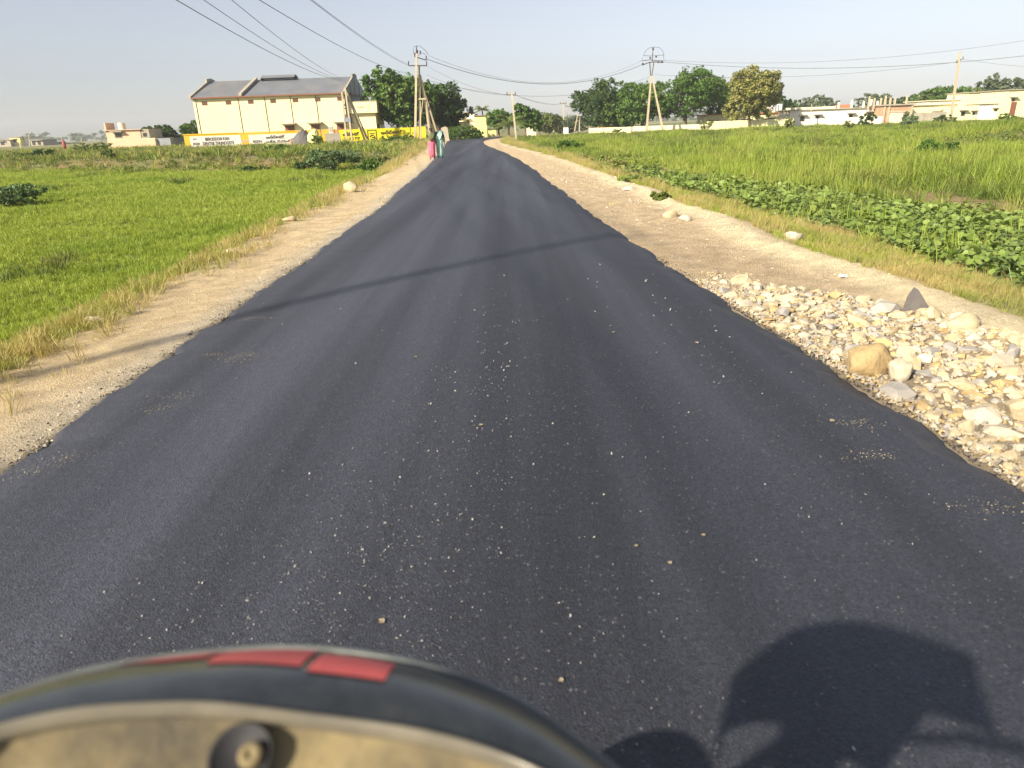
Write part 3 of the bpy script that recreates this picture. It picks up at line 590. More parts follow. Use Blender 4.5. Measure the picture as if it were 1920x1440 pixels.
def tree(px, pyb, pyt, wpx, Y, mat, label, seed, n=5200, ls=.34, trunk=.2, name='tree', cb=.2, k=13, base=None, group=None, cat='tree'):
    b = W(px, pyb, Y); z0 = Tz(b.x, Y) if base is None else base; t_ = W(px, pyt, Y); h = (t_.z - z0) * 1.03; wd = 1.33 * abs(W(px + wpx / 2, (pyb + pyt) / 2, Y).x - W(px - wpx / 2, (pyb + pyt) / 2, Y).x)
    xc = (b.x + t_.x) / 2; o = thing(name, label, cat, (xc, Y, z0), 0, group); cz = h * cb
    link('crown', crown_mesh('crown', rnd_blobs(wd, h - cz, cz, k, seed, wd * .95), int(n * 1.5), ls, mat, seed), o)
    m = MB(); r = random.Random(seed); m.tube([(0, 0, -.3), (r.uniform(-.1, .1), 0, h * .2), (r.uniform(-.2, .2), r.uniform(-.2, .2), h * .5)], trunk, 8, r2=trunk * .6)
    for i in range(6):
        a = r.uniform(0, 6.28); m.tube([(0, 0, h * .22 + i * .04 * h), (cos(a) * wd * .14, sin(a) * wd * .14, h * .45), (cos(a) * wd * .32, sin(a) * wd * .32, h * (.55 + .25 * r.random()))], trunk * .45, 5, r2=trunk * .12)
    m.build('trunk', M['bark'], o, True); return o
def bush(px, pyb, wpx, hpx, mat, label, seed, n=1600, ls=.12, Y=None, name='bush', k=9, sink=.1, group=None, stems=True):
    g_ = onT(px, pyb) if Y is None else Vector((W(px, pyb, Y).x, Y, 0)); Yv = g_.y; z0 = Tz(g_.x, Yv); q = Yv * cos(PITCH) + .5
    wd, h = wpx / F * q, hpx / (F / cos(PITCH)) * Yv; o = thing(name, label, 'bush', (g_.x, Yv, z0 - sink), 0, group)
    link('foliage', crown_mesh('foliage', rnd_blobs(wd, h * 1.05, 0, k, seed, wd * .8, .5), n, ls, mat, seed, .3), o)
    if stems:
        m = MB(); r = random.Random(seed)
        for i in range(9): a = r.uniform(0, 6.28); l = r.uniform(.2, .42); m.tube([(0, 0, 0), (cos(a) * wd * l * .4, sin(a) * wd * l * .4, h * .35), (cos(a) * wd * l, sin(a) * wd * l, h * r.uniform(.5, .85))], .02 + .004 * h, 4, r2=.006)
        m.build('stem', M['bark'], o)
    return o
# big trees left of the bend
tree(742, 262, 124, 95, 99, M['leafA'], 'tallest bright green tree behind the yellow wall', 101, 7000, .36, .25, cb=.12)
tree(772, 262, 132, 95, 100, M['leafA'], 'bright green tree behind the twin poles, joined to the tallest one', 102, 6500, .36, .25, cb=.14)
tree(830, 255, 163, 80, 103, M['leafB'], 'dark green tree right of the twin poles above the road', 103, 6500, .34, .25, cb=.1)
tree(788, 260, 150, 60, 104, M['leafB'], 'shaded dark tree between the two bright and dark crowns', 113, 4000, .34, .2, cb=.12)
# right group
tree(1126, 243, 148, 92, 126, M['leafB'], 'dark greyish tree leftmost of the right roadside group', 104, 6500, .36, .25, cb=.06)
tree(1168, 243, 160, 70, 124, M['leafA'], 'round green tree left of the A-shaped pole', 105, 5200, .34, .2, cb=.06)
tree(1205, 245, 145, 92, 122, M['leafA'], 'green tree directly behind the A-shaped pole', 106, 6500, .34, .25, cb=.08)
tree(1288, 246, 133, 105, 120, M['leafA'], 'large dense green tree just right of the A-shaped pole', 107, 9000, .36, .28, cb=.1)
tree(1348, 240, 153, 60, 128, M['leafA'], 'green tree between the large dense one and the golden one', 108, 4200, .34, .2, cb=.1)
tree(1409, 232, 127, 76, 112, M['leafG'], 'tall golden yellow flowering tree before the cream wall', 109, 11000, .34, .22, cb=.08, k=16)
tree(1455, 225, 176, 60, 140, M['leafB'], 'dark low tree behind the white rooftop tank', 110, 3000, .36, .2, cb=.06)
tree(1483, 222, 188, 40, 142, M['leafB'], 'small dark tree right of the white rooftop tank', 111, 1800, .34, .2, cb=.06)
# distant right trees
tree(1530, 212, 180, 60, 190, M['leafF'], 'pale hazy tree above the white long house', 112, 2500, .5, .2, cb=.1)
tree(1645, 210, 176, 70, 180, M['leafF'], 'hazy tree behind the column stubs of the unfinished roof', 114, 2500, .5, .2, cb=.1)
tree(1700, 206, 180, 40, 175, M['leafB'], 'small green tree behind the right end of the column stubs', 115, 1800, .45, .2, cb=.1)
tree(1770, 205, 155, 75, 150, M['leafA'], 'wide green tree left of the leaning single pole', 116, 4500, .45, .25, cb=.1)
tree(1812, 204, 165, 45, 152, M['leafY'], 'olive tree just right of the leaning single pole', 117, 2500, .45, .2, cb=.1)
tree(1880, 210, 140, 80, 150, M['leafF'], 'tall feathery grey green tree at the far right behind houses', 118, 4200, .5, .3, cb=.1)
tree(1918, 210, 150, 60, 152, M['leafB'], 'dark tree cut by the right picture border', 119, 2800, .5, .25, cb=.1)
# centre distance
tree(985, 262, 195, 42, 112, M['leafA'], 'rounded green tree right behind the slim cross-arm pole', 120, 3800, .32, .18, cb=.1, base=-.2)
tree(935, 255, 200, 45, 125, M['leafA'], 'light green tree behind the young coconut palm', 121, 3200, .34, .18, cb=.1, base=-.3)
tree(1030, 262, 214, 44, 150, M['leafY'], 'yellow green tree above the distant motorcyclist', 122, 2800, .4, .18, cb=.1, base=-1)
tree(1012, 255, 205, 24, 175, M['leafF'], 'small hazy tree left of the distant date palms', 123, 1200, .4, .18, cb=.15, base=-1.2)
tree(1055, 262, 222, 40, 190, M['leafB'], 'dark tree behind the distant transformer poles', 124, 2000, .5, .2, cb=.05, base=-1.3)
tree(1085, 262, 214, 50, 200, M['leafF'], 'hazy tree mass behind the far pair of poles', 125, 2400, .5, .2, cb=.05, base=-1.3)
tree(893, 250, 212, 26, 135, M['leafY'], 'thin olive tree beside the yellow box house', 126, 1200, .34, .15, cb=.1)
# left distance
tree(305, 282, 235, 50, 112, M['leafB'], 'dark green tree between salmon house and yellow wall', 127, 3400, .34, .2, cb=.1)
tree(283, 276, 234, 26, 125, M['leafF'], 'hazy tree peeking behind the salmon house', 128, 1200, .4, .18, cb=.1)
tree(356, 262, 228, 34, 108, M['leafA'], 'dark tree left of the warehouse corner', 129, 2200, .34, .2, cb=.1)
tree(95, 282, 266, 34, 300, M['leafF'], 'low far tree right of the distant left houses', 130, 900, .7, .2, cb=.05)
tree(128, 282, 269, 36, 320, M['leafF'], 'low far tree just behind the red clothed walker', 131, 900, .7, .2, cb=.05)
tree(232, 284, 262, 30, 150, M['leafB'], 'low dark tree just left behind the salmon house', 132, 900, .4, .2, cb=.05)
# far tree belt reading as one mass
r = np.random.default_rng(5); B = []
for i in range(230):
    xv = r.uniform(-900, 900); yv = r.uniform(620, 900); h = r.uniform(5, 10); B.append((xv, yv, h * .45, r.uniform(9, 22), 8, h * .55))
o = link('far_trees', crown_mesh('far_trees', B, 26000, 2.6, M['leafF'], 9, .2)); tag(o, 'far low line of trees along the horizon', kind='stuff')

def palm(px, pyb, pyt, Y, wpx, label, seed, nf=15, base=None, trunk_frac=.75, droop=.9, name='palm_tree'):
    b = W(px, pyb, Y); t_ = W(px, pyt, Y); z0 = Tz(b.x, Y) if base is None else base; h = t_.z - z0; L_ = wpx / F * Y * .55; o = thing(name, label, 'palm', ((b.x + t_.x) / 2, Y, z0))
    r = random.Random(seed); th = h * trunk_frac; m = MB(); m.tube([(0, 0, -.3), (.05 * h * r.uniform(-1, 1), 0, th * .5), (0, 0, th)], .16, 8, r2=.11); m.build('trunk', M['bark'], o, True)
    for i in range(nf):
        a = 2 * pi * i / nf + r.uniform(-.2, .2); e = r.uniform(.1, 1.35); m = MB(); P = []
        for t in np.linspace(0, 1, 8): P.append(Vector((cos(a) * L_ * (t * cos(e) * .9 + .25 * t * t), sin(a) * L_ * (t * cos(e) * .9 + .25 * t * t), th + L_ * (t * sin(e) * .95 - droop * .62 * t ** 2.2))))
        m.tube(P, .025, 4, r2=.008); sd = Vector((-sin(a), cos(a), 0))
        for k in range(26):
            t = .12 + .88 * k / 25; q = t * 7; i0 = min(int(q), 6); p0 = P[i0].lerp(P[i0 + 1], q - i0); dr = (P[i0 + 1] - P[i0]).normalized(); ll = L_ * .24 * sin(pi * min(1, .15 + .8 * t)) + .1
            for sg in (-1, 1):
                tip = p0 + sd * sg * ll * .75 + dr * ll * .45 - Vector((0, 0, ll * .35)); m.add([p0 - dr * .05, p0 + dr * .05, tip], [(0, 1, 2)])
        m.build('frond', M['palm'], o)
    return o
palm(955, 263, 193, 96, 72, 'young coconut palm beside the slim cross-arm pole', 1, 17, trunk_frac=.38, droop=.75)
palm(904, 245, 180, 140, 38, 'tall hazy coconut palm above the white box house', 2, 15, trunk_frac=.66)
palm(1028, 255, 202, 170, 30, 'distant palm right of the rounded green tree', 3, 13, trunk_frac=.7, base=-1.2)
palm(1048, 258, 208, 180, 20, 'smaller brownish distant palm beside the transformer poles', 4, 11, trunk_frac=.7, base=-1.3)
palm(1735, 205, 158, 140, 38, 'coconut palm above the long cream house roof', 5, 15, trunk_frac=.6)
palm(1610, 205, 172, 185, 22, 'small far palm above the unfinished roof', 6, 11, trunk_frac=.7)
palm(1506, 237, 208, 118, 28, 'short palm before the white house end wall', 7, 12, trunk_frac=.35)

# bushes
o = bush(24, 388, 120, 48, M['leafD'], 'blue green thorny bush standing alone in the left field', 201, 4200, .085, k=12)
for a in [(622, 322, 100, 46, M['leafD'], 'large blue green bush on the bank above the left verge', 202, 3800, .11), (695, 322, 58, 30, M['leafA'], 'small dark green bush nearest the sandy left shoulder', 203, 2400, .10), (655, 312, 60, 22, M['leafD'], 'low bush between the two larger left verge bushes', 204, 1500, .11),
          (175, 290, 75, 24, M['leafY'], 'spreading light green bush left of the salmon house', 205, 2200, .16), (80, 304, 60, 20, M['leafB'], 'dark low bush on the bank near the left border', 206, 1500, .14), (205, 308, 30, 18, M['leafB'], 'small dark bush on the bank face below the salmon house', 207, 900, .12),
          (30, 300, 50, 16, M['leafY'], 'yellowish bush on the bank at the left border', 208, 900, .14), (380, 303, 40, 12, M['leafY'], 'light scrub on the bank below the lettered wall', 209, 800, .13), (470, 306, 60, 14, M['leafB'], 'dark scrub clump halfway along the bank', 210, 1000, .13),
          (525, 285, 60, 14, M['leafA'], 'green weeds at the foot of the white lettered panel', 211, 1200, .14), (565, 304, 50, 18, M['leafB'], 'shaded scrub clump left of the large blue green bush', 212, 1000, .13), (597, 277, 32, 26, M['leafA'], 'tall grassy bush leaning on the tarpaulin heap', 213, 1300, .12),
          (650, 277, 22, 12, M['leafA'], 'little bush at the foot of the transformer poles', 214, 600, .12), (742, 268, 60, 16, M['leafA'], 'dark green hedge-like bush before the bright yellow wall', 215, 1700, .13), (765, 264, 24, 18, M['leafA'], 'upright bush beside the left pole of the twin poles', 216, 800, .12),
          (350, 276, 30, 12, M['leafY'], 'weeds left of the amber wall end', 217, 500, .14)]: bush(*a)
bush(868, 264, 62, 28, M['leafA'], 'dense dark green bush where the road bends', 218, 3600, .16, Y=96); bush(893, 264, 36, 22, M['leafB'], 'darker bush at the right end of the bend hedge', 219, 1800, .16, Y=97); bush(845, 262, 30, 20, M['leafA'], 'bush right behind the upright concrete slab', 220, 1500, .16, Y=98)
bush(1068, 285, 70, 24, M['leafA'], 'dark bush near the right road edge in the distance', 221, 2500, .13); bush(1110, 290, 60, 18, M['leafY'], 'light scrub right of the distant dark roadside bush', 222, 1400, .13)
bush(1755, 300, 80, 44, M['leafA'], 'bright leafy bush rising from the tall grass on the right', 223, 3200, .12); bush(1840, 345, 70, 26, M['vine'], 'leafy clump trailing over the bare earth on the right', 224, 1800, .11); bush(1880, 325, 60, 22, M['vine'], 'leafy clump behind the trailing one near the right border', 225, 1500, .11)
bush(1705, 240, 40, 28, M['leafD'], 'rounded bush in front of the grey boundary wall', 226, 1500, .2, Y=92); bush(1623, 240, 36, 26, M['leafB'], 'bush before the brown unfinished building', 227, 1300, .2, Y=95); bush(1590, 243, 26, 18, M['leafY'], 'thin weedy bush before the white long house', 228, 700, .2, Y=90)
bush(1765, 238, 50, 18, M['leafB'], 'bush at the foot of the leaning single pole', 229, 1300, .18, Y=98); bush(1895, 232, 50, 22, M['leafA'], 'bush at the right border below the cream houses', 230, 1300, .18, Y=90); bush(1480, 243, 26, 22, M['leafY'], 'straggly bush near the end of the cream compound wall', 231, 700, .18, Y=90)
bush(1160, 248, 40, 14, M['leafY'], 'low scrub before the short cream wall', 232, 700, .18, Y=100); bush(1325, 247, 34, 26, M['leafY'], 'thin pale shrub before the shaded wall', 233, 700, .16, Y=104); bush(1180, 342, 50, 18, M['vine'], 'vine mound at the far end of the creeper', 234, 1500, .1); bush(1240, 372, 44, 22, M['leafY'], 'light green tuft plant between creeper and sandy ridge', 235, 1300, .07)
bush(246, 586, 40, 18, M['reed'], 'small grassy clump growing on the left sand', 236, 500, .05); bush(300, 650, 16, 8, M['reed'], 'tiny green plant near the left road edge', 237, 160, .03)

# ================================================================ BUILDINGS
def window(parent, x0, x1, z0, z1, y, mat='glass', shade=False, depth=.12):
    w_ = MB().box((x0, y - .03, z0), (x1, y + depth, z1)).build('window', M['concrete'], parent); t = min(.07, (x1 - x0) * .12)
    MB().box((x0 + t, y - .045, z0 + t), (x1 - t, y - .032, z1 - t)).build('pane', M[mat], w_)
    if shade: MB().box((x0 - .3, y - .65, z1 + .1), (x1 + .3, y + .02, z1 + .22)).build('awning', M['concrete'], parent)
    return w_
# warehouse, front face along +x at y=95
wy = 95.0; wx0, wx1 = -39.3, -20.1; wd = 14.5; ze = 6.15; zr_ = 8.4
wh = thing('warehouse', 'long cream warehouse with grey sheet roof behind the yellow wall', 'building', (wx0, wy, 0)); Lw = wx1 - wx0; nb = 7; bw = Lw / nb
MB().box((0, 0, -.5), (Lw, wd, ze)).build('wall', M['cream'], wh)
for xx in (0.35, Lw * .30, Lw * .475, Lw * .645, Lw * .815):
    MB().tube([(xx, -.05, 0), (xx, -.05, ze - .1)], .035, 5).build('downpipe', M['metal'], wh)
for k in range(7):
    cx = Lw * (.085 + .148 * k) if k else Lw * .075; MB().box((cx - .35, -.03, ze - .95), (cx + .35, .1, ze - .5)).build('vent_window', M['darkvent'], wh)
    vv = wh.children[-1]
    for q in range(3): MB().box((-.33 + cx, -.06, ze - .90 + q * .13), (.33 + cx, -.035, ze - .86 + q * .13)).build('louvre', M['brownwood'], vv)
for cx in (Lw * .615, Lw * .79, Lw * .965):
    d_ = MB().box((cx - .6, -.04, -.2), (cx + .6, .1, 2.45)).build('door', M['brownwood'], wh); MB().box((cx - .02, -.055, -.1), (cx + .02, -.042, 2.4)).build('door_seam', M['black'], d_)
    MB().box((cx - .95, -.9, 2.6), (cx + .95, -.003, 2.74)).build('awning', M['concrete'], wh)
# roof: corrugated slopes
def corr(x0, x1, y0, z0, y1, z1, k, amp=.05):
    n_ = int((x1 - x0) / .13); m = MB(); A = []; Bv = []
    for i in range(n_ + 1):
        t = i / n_; d = amp * (i % 2); A.append(Vector((x0 + (x1 - x0) * t, y0, z0 + d))); Bv.append(Vector((x0 + (x1 - x0) * t, y1, z1 + d)))
    m.loft([A, Bv], closed=False); m.loft([[p - Vector((0, 0, .03)) for p in A], [p - Vector((0, 0, .03)) for p in Bv]], closed=False); return m
npan = 8
for k in range(npan):
    a, b = -.0 + Lw * k / npan, Lw * (k + 1) / npan; corr(a + .01, b - .01, -.45, ze - .1, wd / 2, zr_, 0).build('roof_sheet', M['roof'], wh); corr(a + .01, b - .01, wd + .4, ze - .1, wd / 2, zr_ + .002, 0).build('roof_sheet', M['roof'], wh)
MB().box((0, -.5, ze - .17), (Lw, -.40, ze - .03)).build('gutter', M['brownwood'], wh)
def gable(x, t, up, nm='gable_parapet', mat='concrete', lo=-.2):
    pr = [(-.35, ze + lo), (-.35, ze + up), (wd * .40, zr_ + up - .25), (wd * .40, zr_ + up + .12), (wd * .5, zr_ + up + .3), (wd * .6, zr_ + up + .12), (wd * .6, zr_ + up - .25), (wd + .35, ze + up), (wd + .35, ze + lo)]
    m = MB(); m.loft([[Vector((x, y_, z_)) for y_, z_ in pr], [Vector((x + t, y_, z_)) for y_, z_ in pr]]); return m.build(nm, M[mat], wh)
gable(-.3, .24, .12); gable(Lw + .003, .22, .12); 
pr = [(-.2, ze + .0), (wd * .5, zr_ + .2), (wd + .2, ze)]; m = MB(); m.loft([[Vector((Lw + .26, y_, z_)) for y_, z_ in pr], [Vector((Lw + .31, y_, z_)) for y_, z_ in pr]]); m.build('gable_sheet', M['gable'], wh)
MB().box((Lw + .003, .02, 2.6), (Lw + .06, wd - .02, ze - .21)).build('gable_sheet', M['gable'], wh)
for yy in (3, 6, 9, 12): MB().box((Lw + .312, yy, 3.4), (Lw + .36, yy + .08, ze + (zr_ - ze) * (1 - abs(yy - wd / 2) / (wd / 2)))).build('gable_rib', M['metal'], wh)
pr = [(-.42, ze + .02), (-.42, ze + .28), (wd * .47, zr_ + .32), (wd * .47, zr_ + .05)]; m = MB(); m.loft([[Vector((Lw * .315, y_, z_)) for y_, z_ in pr], [Vector((Lw * .335, y_, z_)) for y_, z_ in pr]]); m.build('fire_wall_ridge', M['concrete'], wh)
a, b = Lw * .36, Lw * .60; m = corr(a, b, wd * .5 - 1.1, zr_ + .12, wd * .5, zr_ + .52, 0); m.build('ridge_vent', M['roof'], wh); corr(a, b, wd * .5 + 1.1, zr_ + .12, wd * .5, zr_ + .522, 0).build('ridge_vent', M['roof'], wh)
for xx in (a, b - .1): MB().add([(xx, wd * .5 - 1.0, zr_ - .1), (xx, wd * .5 + 1.0, zr_ - .1), (xx, wd * .5, zr_ + .46), (xx + .1, wd * .5 - 1.0, zr_ - .1), (xx + .1, wd * .5 + 1.0, zr_ - .1), (xx + .1, wd * .5, zr_ + .46)], [(0, 1, 2), (3, 5, 4), (0, 2, 5, 3), (1, 4, 5, 2), (0, 3, 4, 1)]).build('ridge_vent_end', M['black'], wh)
# porch block
ax = W(640, 205, 96.2).x; bx = W(703, 205, 96.2).x; pb = thing('porch_block', 'low cream flat-roofed annexe at the right end of the warehouse', 'building', (wx1 + .35, 96.2, 0)); pw = bx - (wx1 + .35)
MB().box((0, 0, -.4), (pw, 6.5, 3.65)).build('wall', M['cream'], pb); MB().box((-.25, -.55, 3.66), (pw + .35, 7, 5.0)).build('parapet', M['cream'], pb)
MB().box((-.3, -.6, 5.0), (pw + .4, 7.05, 5.1)).build('coping', M['concrete'], pb)
MB().ball((pw * .45, -.56, 4.4), .3, 10, sq=(1.9, .12, .6)).build('emblem', M['salmon'], pb)
for q in (.72, .8): MB().box((pw * q, -.575, 4.1), (pw * q + .1, -.552, 4.75)).build('plaster_strip', M['salmon'], pb)
MB().box((pw + .002, .6, 0), (pw + .05, 1.8, 2.3)).build('door', M['brownwood'], pb)
for yy in (2.5, 4.3): MB().box((pw + .003, yy, 1.0), (pw + .04, yy + 1, 2.2)).build('window', M['glass'], pb)

# painted boundary wall: amber/white lettered part and bright yellow part
WA, WB = Vector((-36.6, 84.2, 0)), Vector((-9.75, 92.4, 0)); wv = (WB - WA); wl_ = wv.length; ang = math.atan2(wv.y, wv.x)
bwall = thing('boundary_wall', 'long low boundary wall painted amber, white and bright yellow with lettering', 'wall', (WA.x, WA.y, 0), ang)
def wt(px):   # distance along the wall for a bearing
    d = ray(px, 262); den = wv.normalized(); # solve WA + s*den = t*d
    s_ = (WA.x * d.y - WA.y * d.x) / (den.y * d.x - den.x * d.y); return s_
zt = 1.72; s1 = wt(455); s2 = wt(560); s3 = wt(641); sY = wt(784)
MB().box((0, 0, -.6), (s1 - .3, .2, zt)).build('wall_panel', M['amber'], bwall); MB().box((s1 - .295, 0, -.6), (s3 - .3, .2, zt - .02)).build('wall_panel', M['amber'], bwall)
MB().box((s3 - .29, 0, -.6), (sY, .2, zt - .0)).build('wall_panel', M['yellow'], bwall); MB().box((sY + .05, -.08, -.6), (wl_, .22, zt + .06)).build('wall_panel', M['yellow'], bwall)
MB().box((-.1, -.05, zt), (s3 - .35, .25, zt + .1)).build('coping', M['amber'], bwall)
MB().box((wt(356), -.02, .1), (wt(452), -.002, zt - .18)).build('white_panel', M['whitepaint'], bwall); MB().box((wt(467), -.02, .1), (wt(560), -.002, zt - .22)).build('white_panel', M['whitepaint'], bwall)
MB().box((wt(452) + .05, -.02, .75), (wt(467) - .05, -.002, 1.0)).build('painted_band', M['salmon'], bwall)
def text(body, h, x, z, parent, mat, wide=None, nm='lettering'):
    cu = bpy.data.curves.new('txt', 'FONT'); cu.body = body; cu.size = 1; cu.extrude = .01; cu.offset = .012; ob = bpy.data.objects.new('txt', cu); COL.objects.link(ob); bpy.context.view_layer.update()
    me = bpy.data.meshes.new_from_object(ob.evaluated_get(bpy.context.evaluated_depsgraph_get())); bpy.data.objects.remove(ob)
    if not len(me.vertices): return None
    co = np.array([v_.co[:] for v_ in me.vertices]); mn, mx = co.min(0), co.max(0); sx = h / (mx[1] - mn[1]); sx2 = sx if wide is None else wide / (mx[0] - mn[0])
    o = link(nm, me, parent); me.materials.clear(); me.materials.append(mat); o.matrix_parent_inverse = Matrix(); o.rotation_euler = (pi / 2, 0, 0); o.scale = (sx2, sx, 1); o.location = (x - mn[0] * sx2, -.035, z - mn[1] * sx); return o
text('BERODDON KAN', .36, wt(385), 1.02, bwall, M['black'], wt(430) - wt(385)); text('DENTEB THUNOOSTE', .36, wt(379), .55, bwall, M['black'], wt(438) - wt(379)); text('BODN', .26, wt(361), .62, bwall, M['black'], wt(373) - wt(361)); text('ROW', .12, wt(362), 1.2, bwall, M['black'])
text('అల్ట్రాటెక్', .36, wt(499), 1.0, bwall, M['black'], wt(534) - wt(499)); text('వద్ద సిమెంట్', .30, wt(498), .55, bwall, M['black'], wt(546) - wt(498)); text('BODN', .28, wt(474), .62, bwall, M['black'], wt(490) - wt(474)); text('NOMOT', .2, wt(473), .3, bwall, M['black'])
text('అల్ట్రాటెక్', .42, wt(643), 1.0, bwall, M['black'], wt(674) - wt(643)); text('T 1177', .28, wt(644), .55, bwall, M['black'], wt(675) - wt(644))
text('అల్ట్రాటెక్', .46, wt(715), 1.02, bwall, M['black'], wt(755) - wt(715)); text('II  T 1177', .26, wt(716), .62, bwall, M['black'], wt(748) - wt(716))
a, b = wt(690), wt(707)
m = MB()
for q in ((a, .12, a + .08, zt - .12), (b - .08, .12, b, zt - .12), (a + .081, .12, b - .081, .2), (a + .081, zt - .2, b - .081, zt - .12)): m.box((q[0], -.03, q[1]), (q[2], -.004, q[3]))
cx = (a + b) / 2; m.tube([(cx + .30 * cos(t), -.02, .72 + .26 * sin(t)) for t in np.linspace(-2.6, 2.9, 14)], .05, 4); m.box((cx - .3, -.03, 1.12), (cx + .3, -.004, 1.2)); m.box((cx - .08, -.03, .66), (cx + .3, -.004, .76)); m.build('logo', M['black'], bwall)

# heaped tarpaulin, concrete block, fence posts
g_ = W(572, 276, 76); tz = Tz(g_.x, 76); tp = thing('tarpaulin_heap', 'heap covered by dark grey tarpaulin and a yellow sheet', 'heap', (g_.x, 76, tz - .1))
def drape(x0, x1, h, d_, lean, mat, nm, seed):
    m = MB(); r = random.Random(seed); R = []
    for i in range(15):
        t = i / 14; x = x0 + (x1 - x0) * t; hh = h * (sin(pi * (.12 + .76 * t)) ** .7) * (1 + .04 * sin(i * 2.3)); R.append([Vector((x + lean * z_ * hh + .03 * sin(i * 4 + z_ * 3), y_ * d_, z_ * hh)) for y_, z_ in [(-1, 0), (-.92 + .06 * (i % 2), .4), (-.7, .75), (-.3, .97), (.2, 1), (.7, .7), (1, 0)]])
    m.loft(R, closed=False); return m.build(nm, M[mat], tp, True)
drape(-1.35, .45, 1.75, .9, .28, 'tarp', 'grey_tarpaulin', 1); drape(-.1, 1.25, 1.85, .75, .35, 'paleyellow', 'yellow_sheet', 2); drape(-1.65, -1.1, 1.0, .5, .2, 'brick', 'bundle', 3)
g_ = W(626, 272, 80); o = MB().box((-.8, -.5, -.2), (.8, .6, 1.25)).build('concrete_block', M['concrete']); o.location = (g_.x, 80, Tz(g_.x, 80)); o.rotation_euler.z = .2; tag(o, 'rough grey concrete block before the bright yellow wall', 'block')
g_ = W(835, 264, 94); m = MB(); m.loft([[Vector(p) for p in ((-.5, -.08, -.1), (.62, -.08, -.1), (.5, -.08, .3), (.4, -.08, 1.6), (.1, -.08, 1.75), (-.45, -.08, 1.6))], [Vector(p) for p in ((-.5, .08, -.1), (.62, .08, -.1), (.5, .08, .3), (.4, .08, 1.6), (.1, .08, 1.75), (-.45, .08, 1.6))]]); o = m.build('concrete_slab', M['concrete']); o.location = (g_.x, 94, Tz(g_.x, 94)); tag(o, 'upright worn concrete slab beside the bend, right of the women', 'slab')
for px, Yv, lb in ((604, 78, 'thin dark fence post right of the tarpaulin heap'), (771, 88, 'thin dark post in front of the yellow wall near twin poles')):
    g_ = W(px, 270, Yv); o = MB().tube([(0, 0, -.2), (.02, 0, 1.9)], .05, 6).build('post', M['metal']); o.location = (g_.x, Yv, Tz(g_.x, Yv)); tag(o, lb, 'post')

def house(px0, px1, pyt, Y, dep, wall, label, name='house', wins=(), slab=.15, rz=0, base=None, shade=True, coping=None, zb=None):
    a, b = W(px0, pyt, Y), W(px1, pyt, Y); z1 = (a.z + b.z) / 2; z0 = min(Tz(a.x, Y), Tz(b.x, Y)) if base is None else base; wx = b.x - a.x; hh = z1 - z0
    o = thing(name, label, 'house', (a.x, Y, z0), rz); MB().box((0, 0, -.6), (wx, dep, hh - slab)).build('wall', M[wall], o)
    if slab: MB().box((-.25, -.3, hh - slab + .002), (wx + .25, dep + .25, hh)).build('roof_slab', M[coping or 'concrete'], o)
    for u, v_, ww, h2 in wins: window(o, wx * u - ww / 2, wx * u + ww / 2, hh * v_ - h2 / 2, hh * v_ + h2 / 2, 0, shade=shade)
    o['w'] = wx; o['h'] = hh; return o
# salmon house on the left
sh = house(197, 262, 243, 105, 7, 'salmon', 'salmon pink two-level house with water tank far left', wins=[(.35, .72, 1.1, .7)], slab=.08, base=0.1, shade=True, coping='salmon')
hw, hh = sh['w'], sh['h']; MB().box((0, -.1, -.4), (hw + 1.9, -.003, hh * .5)).build('lower_wall', M['salmon'], sh); MB().box((hw + .003, 0, -.4), (hw + 1.9, 6, hh * .53)).build('side_wing', M['cream2'], sh)
MB().box((hw + 1.903, .3, -.4), (hw + 3.9, 5, hh * .5)).build('tin_shed', M['gable'], sh)
MB().box((-.1, .1, hh), (.12, 2.5, hh + .95)).build('stair_wall', M['salmon'], sh)
tk = MB().tube([(1.7, 1.5, hh), (1.7, 1.5, hh + .1), (1.7, 1.5, hh + .85)], .5, 14).build('water_tank', M['cream2'], sh); MB().tube([(1.7, 1.5, hh + .85), (1.7, 1.5, hh + .93)], .38, 12).build('lid', M['cream2'], tk)
MB().box((hw + .1, .05, hh * .55), (hw + 1.2, 4, hh * .98)).build('stair_head', M['concrete'], sh); MB().box((hw + .3, .0, hh * .62), (hw + .8, .045, hh * .8)).build('opening', M['black'], sh)
# far left houses
house(-12, 18, 262, 260, 10, 'concrete', 'grey far house cut by the left picture border', wins=[(.5, .5, 1.5, 1.2)], base=.1)
h_ = house(17, 36, 257, 262, 9, 'paleyellow', 'far left house with a yellow upper storey', wins=[(.5, .6, 1.0, 1.0)], base=.1)
house(35, 47, 257, 264, 9, 'white', 'narrow white far house beside the yellow storey', wins=[(.5, .6, 1.0, 1.0)], base=.1)
house(56, 79, 262, 250, 8, 'concrete', 'dark far house with flat slab roof, rightmost of the left cluster', wins=[(.25, .5, 1.2, 1.4), (.7, .5, 1.2, 1.4)], base=.1)
